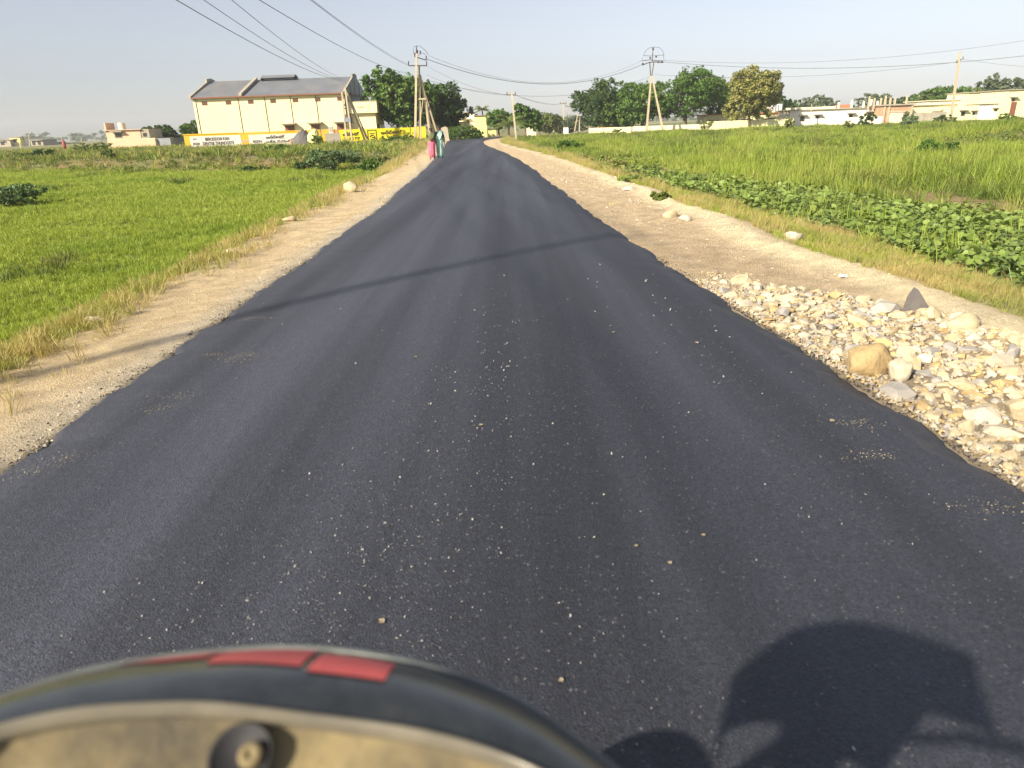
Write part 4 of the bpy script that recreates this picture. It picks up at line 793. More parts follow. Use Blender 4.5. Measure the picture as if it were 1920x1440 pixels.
# centre houses
house(868, 889, 210, 132, 5, 'white', 'white box house with one small window above the bend', wins=[(.4, .62, .5, .5)], slab=.08, base=-.1)
house(852, 868, 222, 130, 5, 'cream2', 'low cream house left of the white box house', base=-.1)
house(889, 912, 216, 128, 5, 'paleyellow', 'yellow box house just right of the white one', slab=.06, base=-.1)
house(915, 930, 240, 112, 3, 'paleyellow', 'tiny yellow shed left of the young coconut palm', slab=.06, base=-.2)
house(985, 1005, 235, 118, 3, 'cream2', 'small cream plastered hut right of the young palm', slab=.08, base=-.5)
def wallseg(px0, py0, px1, py1, Y0, Y1, th, wall, label, coping=None, panels=0, base=-.8):
    a, b = W(px0, py0, Y0), W(px1, py1, Y1); v_ = Vector((b.x - a.x, Y1 - Y0, 0)); o = thing('compound_wall', label, 'wall', (a.x, Y0, 0), math.atan2(v_.y, v_.x)); z1 = (a.z + b.z) / 2; L_ = v_.length
    MB().box((0, 0, base), (L_, th, z1)).build('wall_face', M[wall], o)
    if coping: MB().box((-.05, -.08, z1 + .002), (L_ + .05, th + .08, z1 + .14)).build('coping', M[coping], o)
    for k in range(1, panels): MB().box((L_ * k / panels - .12, -.06, base), (L_ * k / panels + .12, -.003, z1 - .01)).build('pier', M[wall], o)
    return o
wallseg(806, 234, 880, 228, 101, 108, .2, 'paleyellow', 'pale yellow low wall behind the bend bushes', 'concrete')
wallseg(1104, 240, 1184, 238, 112, 110, .2, 'cream', 'short cream compound wall left of the A-shaped pole', None, 3)
wallseg(1186, 236, 1372, 232, 118, 116, .2, 'cream2', 'long shaded cream wall behind the roadside trees', None, 6)
house(1150, 1188, 224, 126, 5, 'cream', 'cream house half hidden behind the green trees', wins=[(.6, .6, 1.4, .6)], slab=.1, base=-.6, coping='orange')
house(1128, 1150, 232, 124, 4, 'brick', 'small brick house behind the short cream wall', slab=.1, base=-.6)
# cream building with orange coping (right of the trees)
h_ = house(1328, 1474, 212, 122, 7, 'cream', 'long cream building with orange coping behind the golden tree', wins=[], slab=.16, base=-.4, coping='orange'); hw, hh = h_['w'], h_['h']
for u in (.08, .30, .50, .78): MB().box((hw * u - .9, -.5, hh * .60), (hw * u + .9, -.003, hh * .60 + .1)).build('awning', M['black'], h_); 
tk = MB().box((hw * .83, 1, hh + .003), (hw * .97, 3, hh + 1.25)).build('roof_tank', M['tank'], h_); 
for q in range(3): MB().box((hw * (.845 + .035 * q), .95, hh + .2), (hw * (.86 + .035 * q), .995, hh + 1.1)).build('rib', M['gable'], tk)
for u in (.93, .955): MB().box((hw * u - .15, -.04, hh * .72), (hw * u + .15, .05, hh * .82)).build('window', M['glass'], h_)
wallseg(1326, 226, 1488, 224, 112, 112, .2, 'cream', 'cream compound wall with brown stained foot before the orange coping building', None, 5)
house(1468, 1484, 213, 121, 4, 'brick', 'little brown building between cream wall and white house', wins=[(.5, .6, .5, .6)], slab=.06, base=-.4)
# white long house
h_ = house(1482, 1656, 203, 117, 7, 'white', 'long white single-storey house right of the golden tree', wins=[(.14, .52, .7, .8), (.30, .52, .7, .8), (.66, .55, .7, .7), (.86, .55, .8, 1.0)], slab=.14, base=-.5)
hw, hh = h_['w'], h_['h']
for k, u in enumerate((.55, .69, .82, .90, .97)): MB().box((hw * u - .12, 1, hh + .003), (hw * u + .12, 1.25, hh + .9 + .25 * (k % 2))).build('column_stub', M['white'], h_)
MB().box((hw * .60, 2.5, hh + .003), (hw * .75, 4, hh + .55)).build('brick_heap', M['orange'], h_); MB().box((hw * .02, .5, hh + .003), (hw * .5, 3, hh + .32)).build('parapet', M['cream2'], h_)
wallseg(1512, 221, 1655, 220, 112, 112, .18, 'white', 'low white wall in front of the long white house', None, 0)
# unfinished brown building
h_ = house(1657, 1713, 195, 114, 7, 'brick', 'unfinished brown brick building with a concrete frame', wins=[], slab=.2, base=-.5); hw, hh = h_['w'], h_['h']
for u in (.02, .17, .93): MB().box((hw * u, -.16, -.3), (hw * u + .25, -.003, hh - .21)).build('column', M['pole'], h_)
MB().box((hw * .17 + .26, -.10, hh * .62), (hw * .93 - .01, -.004, hh * .62 + .22)).build('lintel_beam', M['pole'], h_); MB().box((hw * .76, -.03, .2), (hw * .84, .05, hh * .6)).build('door_opening', M['black'], h_); MB().box((hw * .22, -.05, -.3), (hw * .7, -.005, hh * .6)).build('plaster_panel', M['cream2'], h_)
for k, u in enumerate((-.30, -.12, .1, .25, .42, .58, .97)): MB().box((hw * u, 2, hh + .003 if u > 0 else hh - .6), (hw * u + .22, 2.22, hh + 1.0 + .3 * (k % 3 == 0))).build('column_stub', M['pole'], h_)
# cream house + grey boundary wall
h_ = house(1712, 1796, 196, 116, 7, 'cream', 'cream house behind the grey boundary wall left of the leaning pole', wins=[(.55, .55, .9, .3), (.72, .55, .7, .7)], slab=.1, base=-.4)
wallseg(1716, 211, 1776, 210, 110, 110, .2, 'concrete', 'grey unpainted boundary wall before the cream house', None, 4)
h_ = house(1745, 1858, 186, 128, 8, 'cream2', 'pale house with long parapet right of the leaning pole', wins=[(.62, .35, .8, .8), (.82, .4, .5, .5)], slab=.12, base=0.0, coping='cream2')
house(1817, 1858, 172, 126, 6, 'cream', 'raised cream upper room beside the feathery tree', wins=[(.7, .55, .5, .6)], slab=.12, base=0.0)
house(1796, 1836, 198, 112, 5, 'cream', 'small cream outhouse in front of the long parapet house', wins=[(.3, .5, .7, .7), (.8, .5, .4, .5)], slab=.0, base=-.2)
house(1856, 1900, 193, 118, 6, 'white', 'low white house between the two raised cream rooms', wins=[(.3, .5, .6, .4)], slab=.1, base=.2)
h_ = house(1893, 1935, 167, 116, 7, 'cream', 'two-storey cream house at the right picture border', wins=[(.25, .62, .6, .5)], slab=.1, base=.2); MB().box((h_['w'] * .2, -.06, .2), (h_['w'] * .45, -.002, 2.2)).build('door', M['brownwood'], h_)

# ================================================================ POLES AND WIRES
def arm(parent, x0, x1, z, y=0, tilt=0, pins=3, nm='cross_arm', t=.05):
    a = MB().box((x0, y - t, z - t + 0), (x1, y + t, z + t)).build(nm, M['metal'], parent)
    for k in range(pins):
        x = x0 + .1 + (x1 - x0 - .2) * k / max(1, pins - 1); MB().tube([(x, y, z + t), (x, y, z + .16), (x, y, z + .19), (x, y, z + .34)], .035, 6, r2=.06).build('insulator', M['porcelain'], a)
    return a
def shaft(parent, p0, p1, w0=.17, w1=.11, nm='pole_shaft'): return MB().tube([p0, p1], w0, 4, r2=w1, square=True).build(nm, M['pole'], parent)
def pole_at(px, py, Y, name, label, cat='utility pole', **k): g_ = W(px, py, Y); return thing(name, label, cat, (g_.x, Y, Tz(g_.x, Y) if 'z' not in k else k['z']))
# twin pole with stays (px 782)
Yp = 85.0; b0 = W(778, 268, Yp); tp_ = thing('twin_pole', 'tall twin concrete pole with slanting stay struts beside the road', 'utility pole', (b0.x, Yp, 0))
L3 = lambda px, py, Y=Yp: W(px, py, Y) - Vector((b0.x, Yp, 0))
shaft(tp_, (0, 0, -.3), L3(781, 100), .20, .13); shaft(tp_, L3(788, 268, 85.3), L3(786, 122, 85.3), .19, .12)
shaft(tp_, L3(808, 262, 86), L3(788, 140, 85.6), .17, .12, 'stay_strut'); shaft(tp_, L3(813, 265, 87), L3(791, 150, 86), .17, .12, 'stay_strut'); shaft(tp_, L3(823, 262, 88), L3(796, 172, 86.5), .17, .13, 'stay_strut'); shaft(tp_, L3(786, 250, 88), L3(794, 185, 86), .12, .09, 'stay_strut')
MB().tube([L3(781, 101), L3(781, 86)], .07, 6, r2=.04).build('top_pin', M['porcelain'], tp_)
for a, b in (((766, 123), (801, 123)), ((777, 106), (800, 113))): MB().tube([L3(*a), L3(*b)], .06, 4).build('cross_arm', M['metal'], tp_)
for a in ((766, 122), (778, 106), (783, 101), (788, 102), (800, 122), (799, 112)): MB().tube([L3(*a), L3(a[0], a[1] - 3), L3(a[0], a[1] - 7)], .05, 6, r2=.07).build('insulator', M['porcelain'], tp_)
for P in ([(781, 86), (776, 88), (775, 95), (777, 104)], [(781, 86), (788, 87), (797, 94), (803, 102)], [(784, 104), (790, 99), (797, 101), (801, 110)]): MB().tube([L3(*q) for q in P], .025, 4).build('jumper_wire', M['wire'], tp_)
MB().box(L3(785, 187), L3(797, 184) + Vector((0, .15, 0))).build('brace', M['pole'], tp_); MB().tube([L3(784, 160), L3(792, 160)], .05, 4).build('brace', M['metal'], tp_)
MB().tube([L3(792, 150, 85.5), L3(797, 175, 86), L3(806, 215, 86.5), L3(809, 250, 87)], .03, 4).build('cable', M['wire'], tp_)
# transformer structure
Yt = 86.0; b0 = W(651, 276, Yt); tr = thing('transformer_poles', 'leaning double pole carrying a transformer before the warehouse', 'utility pole', (b0.x, Yt, Tz(b0.x, Yt)))
L3 = lambda px, py, Y=Yt: W(px, py, Y) - tr.location
shaft(tr, L3(651, 276), L3(641, 172), .15, .11); shaft(tr, L3(662, 276), L3(647, 165), .15, .11); shaft(tr, L3(686, 268, 88), L3(646, 163, 86.4), .15, .12, 'stay_strut'); shaft(tr, L3(692, 268, 89), L3(650, 172, 86.6), .14, .11, 'stay_strut')
MB().tube([L3(639, 172), L3(650, 174)], .06, 4).build('cross_arm', M['metal'], tr); MB().tube([L3(640, 183), L3(656, 188)], .05, 4).build('cross_arm', M['metal'], tr)
for q in ((642, 199), (644, 196), (643, 204)): MB().tube([L3(*q), L3(q[0] + 6, q[1] - 1)], .05, 5).build('fuse_unit', M['porcelain'], tr)
t1 = MB().box(L3(645, 231), L3(658, 219) + Vector((0, .8, 0))).build('transformer_tank', M['metal'], tr)
for q in range(4): MB().box(L3(646 + q * 3, 229) + Vector((0, -.1, 0)), L3(648 + q * 3, 221) + Vector((0, -.005, 0))).build('cooling_fin', M['gable'], t1)
for q in (648, 652, 656): MB().tube([L3(q, 219), L3(q, 214)], .06, 6, r2=.04).build('bushing', M['porcelain'], tr)
MB().box(L3(644, 232.5), L3(661, 231) + Vector((0, 1.0, 0))).build('platform', M['metal'], tr)
# meter box and parked thing left of it
g_ = W(624, 262, 80.2); mb = thing('switch_box', 'grey electrical switch box on the concrete block', 'box', (g_.x, 80.2, Tz(g_.x, 80.2) + 1.25)); MB().box((-.3, 0, 0), (.12, .3, .72)).build('cabinet', M['tank'], mb); MB().box((-.26, -.02, .08), (.08, -.002, .64)).build('door', M['concrete'], mb)
g_ = W(632, 262, 80.4); mb = thing('switch_box', 'dark reddish switch gear frame right of the grey switch box', 'box', (g_.x, 80.4, Tz(g_.x, 80.4) + 1.25)); MB().box((-.2, 0, 0), (.2, .3, .35)).build('cabinet', M['orange'], mb); MB().tube([(-.15, 0, .35), (-.15, 0, .95), (.15, 0, .95), (.15, 0, .35)], .025, 5).build('frame', M['metal'], mb)
# A-frame pole right
Ya = 112.0; b0 = W(1213, 247, Ya); ap = thing('a_frame_pole', 'A-shaped double concrete pole in front of the right trees', 'utility pole', (b0.x, Ya, Tz(b0.x, Ya)))
L3 = lambda px, py, Y=Ya: W(px, py, Y) - ap.location
shaft(ap, L3(1212, 250), L3(1221, 142), .22, .14); shaft(ap, L3(1244, 250), L3(1223, 146), .22, .14)
for a, b in (((1220, 142), (1218, 116)), ((1222, 142), (1226, 116))): MB().tube([L3(*a), L3(*b)], .08, 4).build('steel_extension', M['metal'], ap)
MB().tube([L3(1223, 116), L3(1224, 97)], .07, 5).build('top_pin', M['metal'], ap); MB().tube([L3(1224.5, 95), L3(1224.6, 89)], .12, 6).build('insulator', M['porcelain'], ap)
MB().tube([L3(1204, 122), L3(1217, 117), L3(1228, 116), L3(1244, 117)], .07, 4).build('cross_arm', M['metal'], ap); MB().tube([L3(1203, 114), L3(1220, 112), L3(1230, 113.5), L3(1244, 114)], .05, 4).build('cross_arm', M['metal'], ap)
for q in ((1219, 110), (1230, 108), (1234, 118), (1241, 118), (1205, 121)): MB().tube([L3(*q), L3(q[0] + .5, q[1] - 3)], .13, 6).build('insulator', M['porcelain'], ap)
for P in ([(1224, 89), (1216, 90), (1209, 98), (1203, 113)], [(1225, 88), (1236, 89), (1243, 96), (1245, 112)], [(1206, 104), (1218, 105), (1232, 104), (1246, 103)]): MB().tube([L3(*q) for q in P], .03, 4).build('jumper_wire', M['wire'], ap)
MB().tube([L3(1219, 157), L3(1226, 157)], .08, 4).build('clamp', M['metal'], ap)
# slim pole, leaning pole, far poles
def simple(px0, py0, px1, py1, Y, label, arms, name='utility_pole', w_=.15, z=None, group=None):
    b0 = W(px0, py0, Y); o = thing(name, label, 'utility pole', (b0.x, Y, b0.z), group=group); L_ = lambda a, b: W(a, b, Y) - o.location
    shaft(o, L_(px0, py0 + 2), L_(px1, py1), w_, w_ * .7)
    for (a, b, c_, d_) in arms:
        A_ = MB().tube([L_(a, b), L_(c_, d_)], .05, 4).build('cross_arm', M['metal'], o)
        for t in (.05, .5, .95): q = L_(a + (c_ - a) * t, b + (d_ - b) * t); MB().tube([q, q + Vector((0, 0, .3))], .05, 5).build('insulator', M['porcelain'], A_)
    return o
simple(968, 262, 959, 172, 84, 'slim concrete pole with one cross-arm beside the young palm', [(950, 178, 967, 178)])
simple(1782, 229, 1800, 97, 99, 'single concrete pole leaning right before the far right houses', [(1793, 118, 1806, 110)], w_=.2)
simple(1058, 254, 1055, 190, 150, 'left pole of the distant transformer pair', [(1050, 194, 1062, 194)]); simple(1063, 254, 1066, 196, 151, 'right pole of the distant transformer pair', [(1060, 199, 1071, 200)])
b0 = W(1061, 246, 149.5); o = MB().box((-.5, -.3, -.6), (.5, .3, .7)).build('transformer_box', M['tank']); o.location = b0; tag(o, 'white transformer box hung between the distant pole pair', 'transformer')
simple(1077, 245, 1083, 214, 155, 'left leg of the distant leaning pole pair', []); simple(1086, 245, 1087, 212, 155.5, 'right leg of the distant leaning pole pair', [])
simple(40, 282, 37, 266, 190, 'pale leaning pole in front of the far left houses', [], w_=.2); simple(56, 276, 54, 251, 240, 'far pole with short cross-arm above the left houses', [(48, 252, 60, 251)])
simple(120, 284, 115, 253, 200, 'thin far pole above the red clothed walker', [], w_=.12); simple(154, 282, 152, 258, 190, 'thin far lamp pole left of the spreading bush', [], w_=.1)
simple(1517, 243, 1522, 195, 110, 'thin leaning pole before the white house end', [], w_=.08)
# near pole out of frame on the left, carrying the overhead wires
npo = thing('utility_pole', 'near concrete pole left of the camera carrying the overhead wires', 'utility pole', (-7.1, -13, -.6))
shaft(npo, (0, 0, -.3), (0, 0, 9.2), .27, .17); arm(npo, -1.3, 1.6, 8.2, 0, pins=4); arm(npo, -1.3, 1.3, 9.0, 0, pins=4)
ms_ = thing('added_shadow_mast', 'unseen slim mast added left of the camera to cast the road shadow', 'mast', (-12, -3.3, -.6)); MB().tube([(0, 0, -.3), (0, 0, 12.3)], .095, 10, r2=.075).build('mast_tube', M['metal'], ms_); MB().tube([(0, 0, 12.3), (0, 0, 12.36)], .10, 10).build('cap', M['metal'], ms_)  # unseen mast, added only to cast the soft shadow band across the road
def wire(A, B, sag, label, r=.014, n_=28):
    A = Vector(A); B = Vector(B); B = B if B.y > 5 else A + (B - A) * ((A.y + 13) / (A.y - B.y)); sag = sag if B.y > 5 else sag * .89
    P = [A.lerp(B, t) - Vector((0, 0, 4 * sag * t * (1 - t))) for t in np.linspace(0, 1, n_)]; o = MB().tube(P, r, 5, False).build('overhead_wire', M['wire']); return tag(o, label, 'wire', 'overhead power wires')
T1 = W(641, 152, 88.2)
wire(W(640, 151, 86.3), (-8.5, 1.3, 7.75), 1.5, 'lowest overhead wire from the transformer poles to upper left', .016)
wire(W(642, 150, 86.3), (-7.3, 1.3, 7.75), 1.45, 'second lowest overhead wire from the transformer poles', .013); wire(W(646, 149, 86.3), (-6.2, 1.3, 7.8), 1.35, 'third overhead wire running above the warehouse roof', .013)
wire(W(770, 138, 85), (-8.3, 1.3, 7.95), 1.7, 'second highest overhead wire reaching down towards the tree', .014); wire(W(767, 122, 85), (-8.0, 1.3, 8.9), 1.2, 'highest steep overhead wire from the top centre left', .014); wire(W(768, 124, 85.2), (-7.8, 1.3, 8.85), 1.3, 'wire running close beside the highest steep one', .011)
wire(W(801, 111, 85), W(1204, 121, 112), 2.6, 'wire swooping from the twin pole to the A-shaped pole', .03, 40); wire(W(803, 104, 85), W(1203, 114, 112), 2.9, 'upper faint wire between twin and A-shaped poles', .014, 40)
wire(W(800, 123, 85), W(951, 178, 84), .5, 'faint wire from twin pole to slim pole, left side', .014); wire(W(800, 140, 85), W(966, 178, 84), .6, 'faint lower wire from twin pole to slim pole', .014)
wire(W(966, 178, 84), W(1052, 194, 150), .5, 'faint wire from slim pole to distant transformer pair', .016); wire(W(959, 176, 84), W(1062, 194, 150), .5, 'second faint wire from slim pole into the distance', .014)
wire(W(800, 150, 85), W(1220, 143, 112), 2.2, 'lowest wire crossing behind the slim pole top', .016, 40)
wire(W(1244, 116, 112), W(2250, 56, 96), 2.3, 'upper right wire leaving the picture at the right border', .028, 30); wire(W(1244, 113, 112), W(2100, 44, 98), 1.9, 'topmost faint wire on the right side', .018, 30); wire(W(1226, 140, 112), W(1796, 116, 99), 1.0, 'low faint wire to the leaning right pole', .018, 30); wire(W(1805, 111, 99), W(2200, 120, 90), .8, 'faint wire leaving the leaning pole to the right', .014, 20)

# ================================================================ PEOPLE
def skin_body(name, verts, edges, radii, mat, parent, sub=1):
    me = bpy.data.meshes.new(name); me.from_pydata(verts, edges, []); ob = bpy.data.objects.new(name, me); COL.objects.link(ob)
    sk = ob.modifiers.new('s', 'SKIN'); sk.use_smooth_shade = True
    for i, d in enumerate(me.skin_vertices[0].data): d.radius = radii[i] if isinstance(radii[i], tuple) else (radii[i],) * 2; d.use_root = (i == 0)
    ss = ob.modifiers.new('u', 'SUBSURF'); ss.levels = sub; ss.render_levels = sub; bpy.context.view_layer.update()
    m2 = bpy.data.meshes.new_from_object(ob.evaluated_get(bpy.context.evaluated_depsgraph_get())); bpy.data.objects.remove(ob); m2.materials.clear(); m2.materials.append(mat); return link(name, m2, parent)
def body(parent, h, hands, feet, hips=(0, 0, .92), skin='skin'):
    """one continuous figure facing -y; hands=(left,right) targets, feet likewise (metres at h=1.6)"""
    hx, hy, hz = hips; dz = hz - .92
    v = [(hx, hy, hz), (0, .0 + hy, 1.10 + dz), (0, hy, 1.27 + dz), (0, hy + .01, 1.36 + dz), (0, hy - .005, 1.43 + dz), (0, hy - .02, 1.50 + dz), (0, hy - .01, 1.58 + dz)]
    r = [(.15, .11), (.115, .09), (.13, .095), (.06, .06), (.05, .05), (.078, .09), (.06, .07)]; e = [(0, 1), (1, 2), (2, 3), (3, 4), (4, 5), (5, 6)]
    for s, hd in zip((-1, 1), hands):
        sh_ = (s * .165, hy + .01, 1.31 + dz); el = ((sh_[0] + hd[0]) / 2 + s * .05, (sh_[1] + hd[1]) / 2 + .04, (sh_[2] + hd[2]) / 2 - .02); i = len(v); v += [sh_, el, hd, (hd[0] * .98, hd[1] - .01, hd[2] - .07)]; r += [.05, .036, .026, (.032, .016)]; e += [(2, i), (i, i + 1), (i + 1, i + 2), (i + 2, i + 3)]
        for k in range(4): v.append((hd[0] + (k - 1.5) * .016, hd[1] - .015, hd[2] - .135 + .008 * abs(k - 1.5))); r.append(.0085); e.append((i + 3, len(v) - 1))
        v.append((hd[0] - s * .035, hd[1] - .03, hd[2] - .085)); r.append(.010); e.append((i + 3, len(v) - 1))
    for s, ft in zip((-1, 1), feet):
        i = len(v); v += [(s * .09, hy, hz - .08), ((s * .09 + ft[0]) / 2, (hy + ft[1]) / 2 - .03, (hz + ft[2]) / 2), (ft[0], ft[1] + .02, ft[2] + .08), (ft[0], ft[1] - .04, ft[2] + .03), (ft[0], ft[1] - .14, ft[2] + .02)]; r += [.085, .058, .038, .036, (.036, .018)]; e += [(0, i), (i, i + 1), (i + 1, i + 2), (i + 2, i + 3), (i + 3, i + 4)]
    o = skin_body('body', v, e, r, M[skin], parent, 2)
    m = MB(); z = 1.515 + dz; y_ = hy - .105
    for s in (-1, 1): m.ball((s * .03, y_ + .012, z), .011, 8)
    m.build('eyes', M['hair'], parent); m = MB(); m.add([(-.014, y_ + .01, z - .045), (.014, y_ + .01, z - .045), (0, y_ - .018, z - .04), (0, y_ + .008, z + .0)], [(0, 1, 2), (1, 3, 2), (0, 2, 3)]); m.build('nose', M[skin], parent)
    MB().ball((0, y_ + .012, z - .07), .018, 8, sq=(1.2, .4, .35)).build('mouth', M['red'], parent)
    for s in (-1, 1): MB().ball((s * .082, hy - .01, z - .01), .018, 8, sq=(.4, .8, 1.3)).build('ear', M[skin], parent)
    hr = MB().ball((0, hy + .012, 1.545 + dz), .098, 14, sq=(.92, 1.02, .88)).build('hair', M['hair'], parent); MB().ball((0, hy + .11, 1.50 + dz), .05, 10).build('bun', M['hair'], hr); return o
def ell(cx, cy, z, rx, ry, n_=28, fold=0, ph=0, k=9): return [Vector((cx + rx * (1 + fold * sin(k * a + ph)) * cos(a), cy + ry * (1 + fold * sin(k * a + ph)) * sin(a), z)) for a in [2 * pi * i / n_ for i in range(n_)]]
def woman(px, py, label, sarong, blouse, pallu, sway, hands, s=1.0, border=None):
    g_ = G(px, py, .03); o = thing('person', label, 'person', (g_.x, g_.y, float(road_z(g_.x, g_.y)) - .005), radians(4)); o.scale = (s,) * 3
    body(o, 1.6, hands, ((-.10, -.10, 0), (.10, .10, .0)))
    m = MB(); m.loft([ell(.02, 0, .09, .15, .15, 40, .13, 0, 10), ell(-.01, 0, .3, .175, .155, 40, .10, .4, 10), ell(0, 0, .6, .195, .155, 40, .06, .8, 10), ell(0, 0, .85, .20, .15, 40, .025, 1, 10), ell(0, 0, 1.03, .145, .112, 40, .01, 1, 10)]); m.build('saree_skirt', M[sarong], o, True)
    if border: m = MB(); m.loft([ell(.02, 0, .082, .157, .157, 40, .13, 0, 10), ell(.018, 0, .12, .161, .157, 40, .13, .05, 10)], cap=False); m.build('saree_border', M[border], o, True)
    m = MB(); m.loft([ell(0, 0, 1.06, .125, .10), ell(0, 0, 1.18, .145, .118), ell(0, 0, 1.28, .155, .115), ell(0, .005, 1.345, .12, .085), ell(0, .01, 1.375, .07, .06)]); 
    for sg in (-1, 1): h_ = hands[0 if sg < 0 else 1]; sh_ = Vector((sg * .155, .01, 1.315)); el = Vector(((sh_.x + h_[0]) / 2 + sg * .05, (sh_.y + h_[1]) / 2 + .04, (sh_.z + h_[2]) / 2 - .02)); m.tube([sh_ - Vector((sg * .05, 0, 0)), sh_, sh_.lerp(el, .75)], .066, 10, r2=.056)
    m.build('blouse', M[blouse], o, True)
    A = []; 
    for t in np.linspace(0, 1, 12):   # pallu: from right hip across the chest over the left shoulder (viewer's right)
        cx = -.13 + .27 * t; z = .98 + .42 * t - .05 * sin(pi * t); yy = -.135 - .03 * sin(pi * t) + (.16 * t ** 5); w2 = .17 - .07 * t; A.append([Vector((cx - w2 * .6 + .012 * sin(q * 9), yy - .012 * (q % 2), z + w2 * (q / 4 - .5) * -1.4 + .03)) if False else Vector((cx + w2 * (q / 5 - .5) * 1.2, yy - .010 * (q % 2), z + w2 * (.5 - q / 5) * 1.3)) for q in range(6)])
    for t in np.linspace(0.1, 1, 8): cx = .15 + .03 * t; A.append([Vector((cx + .12 * (q / 5 - .5) * (1 + t), .10 + .05 * sin(pi * t), 1.42 - .62 * t + .02 * (q % 2))) for q in range(6)])
    m = MB(); m.loft(A, closed=False); m.loft([[p + Vector((0, .008, 0)) for p in q] for q in A], closed=False); m.build('saree_drape', M[pallu], o, True)
    if border == 'teal':
        m = MB(); m.tube([(-.17, -.165, .78), (-.05, -.20, .50), (.02, -.2, .62), (.12, -.18, .95)], .014, 5); m.build('drape_fold', M['teal'], o)
    return o
woman(811, 298, 'woman walking in a pink saree and olive wrap, arms folded, left of the pair', 'pink', 'olive', 'olive', 0, ((.02, -.19, 1.12), (-.04, -.20, 1.08)), .97)
woman(826, 297, 'woman walking in a mint green saree and navy blouse, right of the pair', 'mint', 'navy', 'mint', 0, ((-.25, -.02, .78), (.27, .02, .80)), 1.0, 'teal')
# far walker in red
g_ = W(123, 282, 105); o = thing('person', 'far walker in dark red clothes on the left bank', 'person', (g_.x, 105, Tz(g_.x, 105)), .3); body(o, 1.6, ((-.22, 0, .8), (.22, 0, .8)), ((-.1, -.1, 0), (.1, .1, 0)))
m = MB(); m.loft([ell(0, 0, .35, .19, .16, 24, .04), ell(0, 0, .7, .19, .15, 24), ell(0, 0, 1.0, .15, .12, 24), ell(0, 0, 1.28, .17, .12, 24), ell(0, 0, 1.36, .09, .07, 24)]); m.build('dress', M['red'], o, True)
# motorcyclist in the distance
Ym = 172; g_ = W(1038, 256, Ym); zc = float(road_z(13, Ym)); mc = thing('motorcycle', 'distant motorcycle coming along the far bend', 'motorcycle', (g_.x, Ym, zc))
for yy in (-.62, .62):
    wl2 = MB().tube([(-.05, yy, .3), (.05, yy, .3)], .30, 18).build('wheel', M['rubber'], mc); MB().tube([(-.055, yy, .3), (.055, yy, .3)], .2, 14).build('rim', M['metal'], wl2)
m = MB(); m.loft([ell(0, -.35, .72, .12, .3, 16), ell(0, -.2, .86, .15, .34, 16), ell(0, -.2, .96, .1, .25, 16)]); m.build('fuel_tank', M['black'], mc); MB().box((-.12, .1, .74), (.12, .75, .84)).build('seat', M['rubber'], mc); MB().tube([(-.36, -.5, 1.02), (0, -.58, .98), (.36, -.5, 1.02)], .018, 6).build('handlebar', M['metal'], mc); MB().ball((0, -.72, .88), .1, 10).build('headlight', M['tank'], mc); MB().tube([(0, -.62, .3), (0, -.55, .95)], .04, 6).build('fork', M['metal'], mc); MB().box((-.13, -.3, .3), (.13, .3, .66)).build('engine', M['metal'], mc)
rd = thing('person', 'distant rider in a white shirt on the motorcycle', 'person', (g_.x, Ym, zc)); body(rd, 1.6, ((-.34, -.42, 1.05), (.34, -.42, 1.05)), ((-.2, -.05, .28), (.2, -.05, .28)), (0, .2, .92))
m = MB(); m.loft([ell(0, .2, .88, .16, .13, 24), ell(0, .19, 1.1, .155, .12, 24), ell(0, .18, 1.28, .18, .12, 24), ell(0, .18, 1.37, .08, .07, 24)]); m.build('shirt', M['tank'], rd, True)

# ================================================================ NEAR MOTORCYCLE (camera is held above it)
pl, n, p, o_ = new_mat('dark_cowl_plastic'); n.links.new(mix(n, ramp(n, noise(n, 30, 6, pos(n), .7), .4, .7), (.022, .026, .029), (.045, .05, .052)), p.inputs['Base Color']); p.inputs['Roughness'].default_value = .26; p.inputs['Coat Weight'].default_value = .5; p.inputs['Coat Roughness'].default_value = .25
decal = surf('red_decal', (.70, .12, .11), (.62, .10, .10), 30, .5); khaki = surf('dusty_khaki_panel', (.23, .18, .085), (.085, .07, .042), 16, .75, bs=70, bd=.003, stain=(.05, .045, .035)); rimm = surf('worn_cowl_lip', (.20, .18, .135), (.11, .10, .08), 9, .28); trimm = surf('cowl_edge_trim', (.16, .18, .18), (.10, .11, .11), 14, .3)
mo = thing('motorcycle', 'dark front cowl with red decals of the motorcycle the viewer rides', 'motorcycle', (-.17, .3, 0)); MO = mo.location
def crv(pts, n_=44):
    pts = [Vector(q) for q in pts]; out = []
    for t in np.linspace(0, len(pts) - 1.0001, n_):
        i = int(t); f = t - i; a, b, c_, d_ = pts[max(i - 1, 0)], pts[i], pts[i + 1], pts[min(i + 2, len(pts) - 1)]; out.append(.5 * ((2 * b) + (c_ - a) * f + (2 * a - 5 * b + 4 * c_ - d_) * f * f + (3 * b - a - 3 * c_ + d_) * f ** 3) - MO)
    return out
OUT = [(-260, 1470, .38), (-120, 1372, .43), (0, 1313, .46), (150, 1264, .49), (300, 1236, .51), (480, 1219, .525), (620, 1221, .525), (760, 1243, .51), (900, 1286, .49), (1000, 1336, .46), (1080, 1392, .43), (1150, 1446, .40), (1230, 1530, .36)]
RIM = [(-260, 1500, .33), (-120, 1410, .36), (0, 1362, .385), (150, 1330, .40), (300, 1319, .41), (420, 1320, .415), (600, 1342, .415), (760, 1364, .405), (880, 1392, .395), (980, 1428, .38), (1060, 1470, .36), (1120, 1510, .34), (1180, 1580, .32)]
cO = crv([W(*q) for q in OUT]); cR = crv([W(*q) for q in RIM]); up = Vector((0, 0, 1))
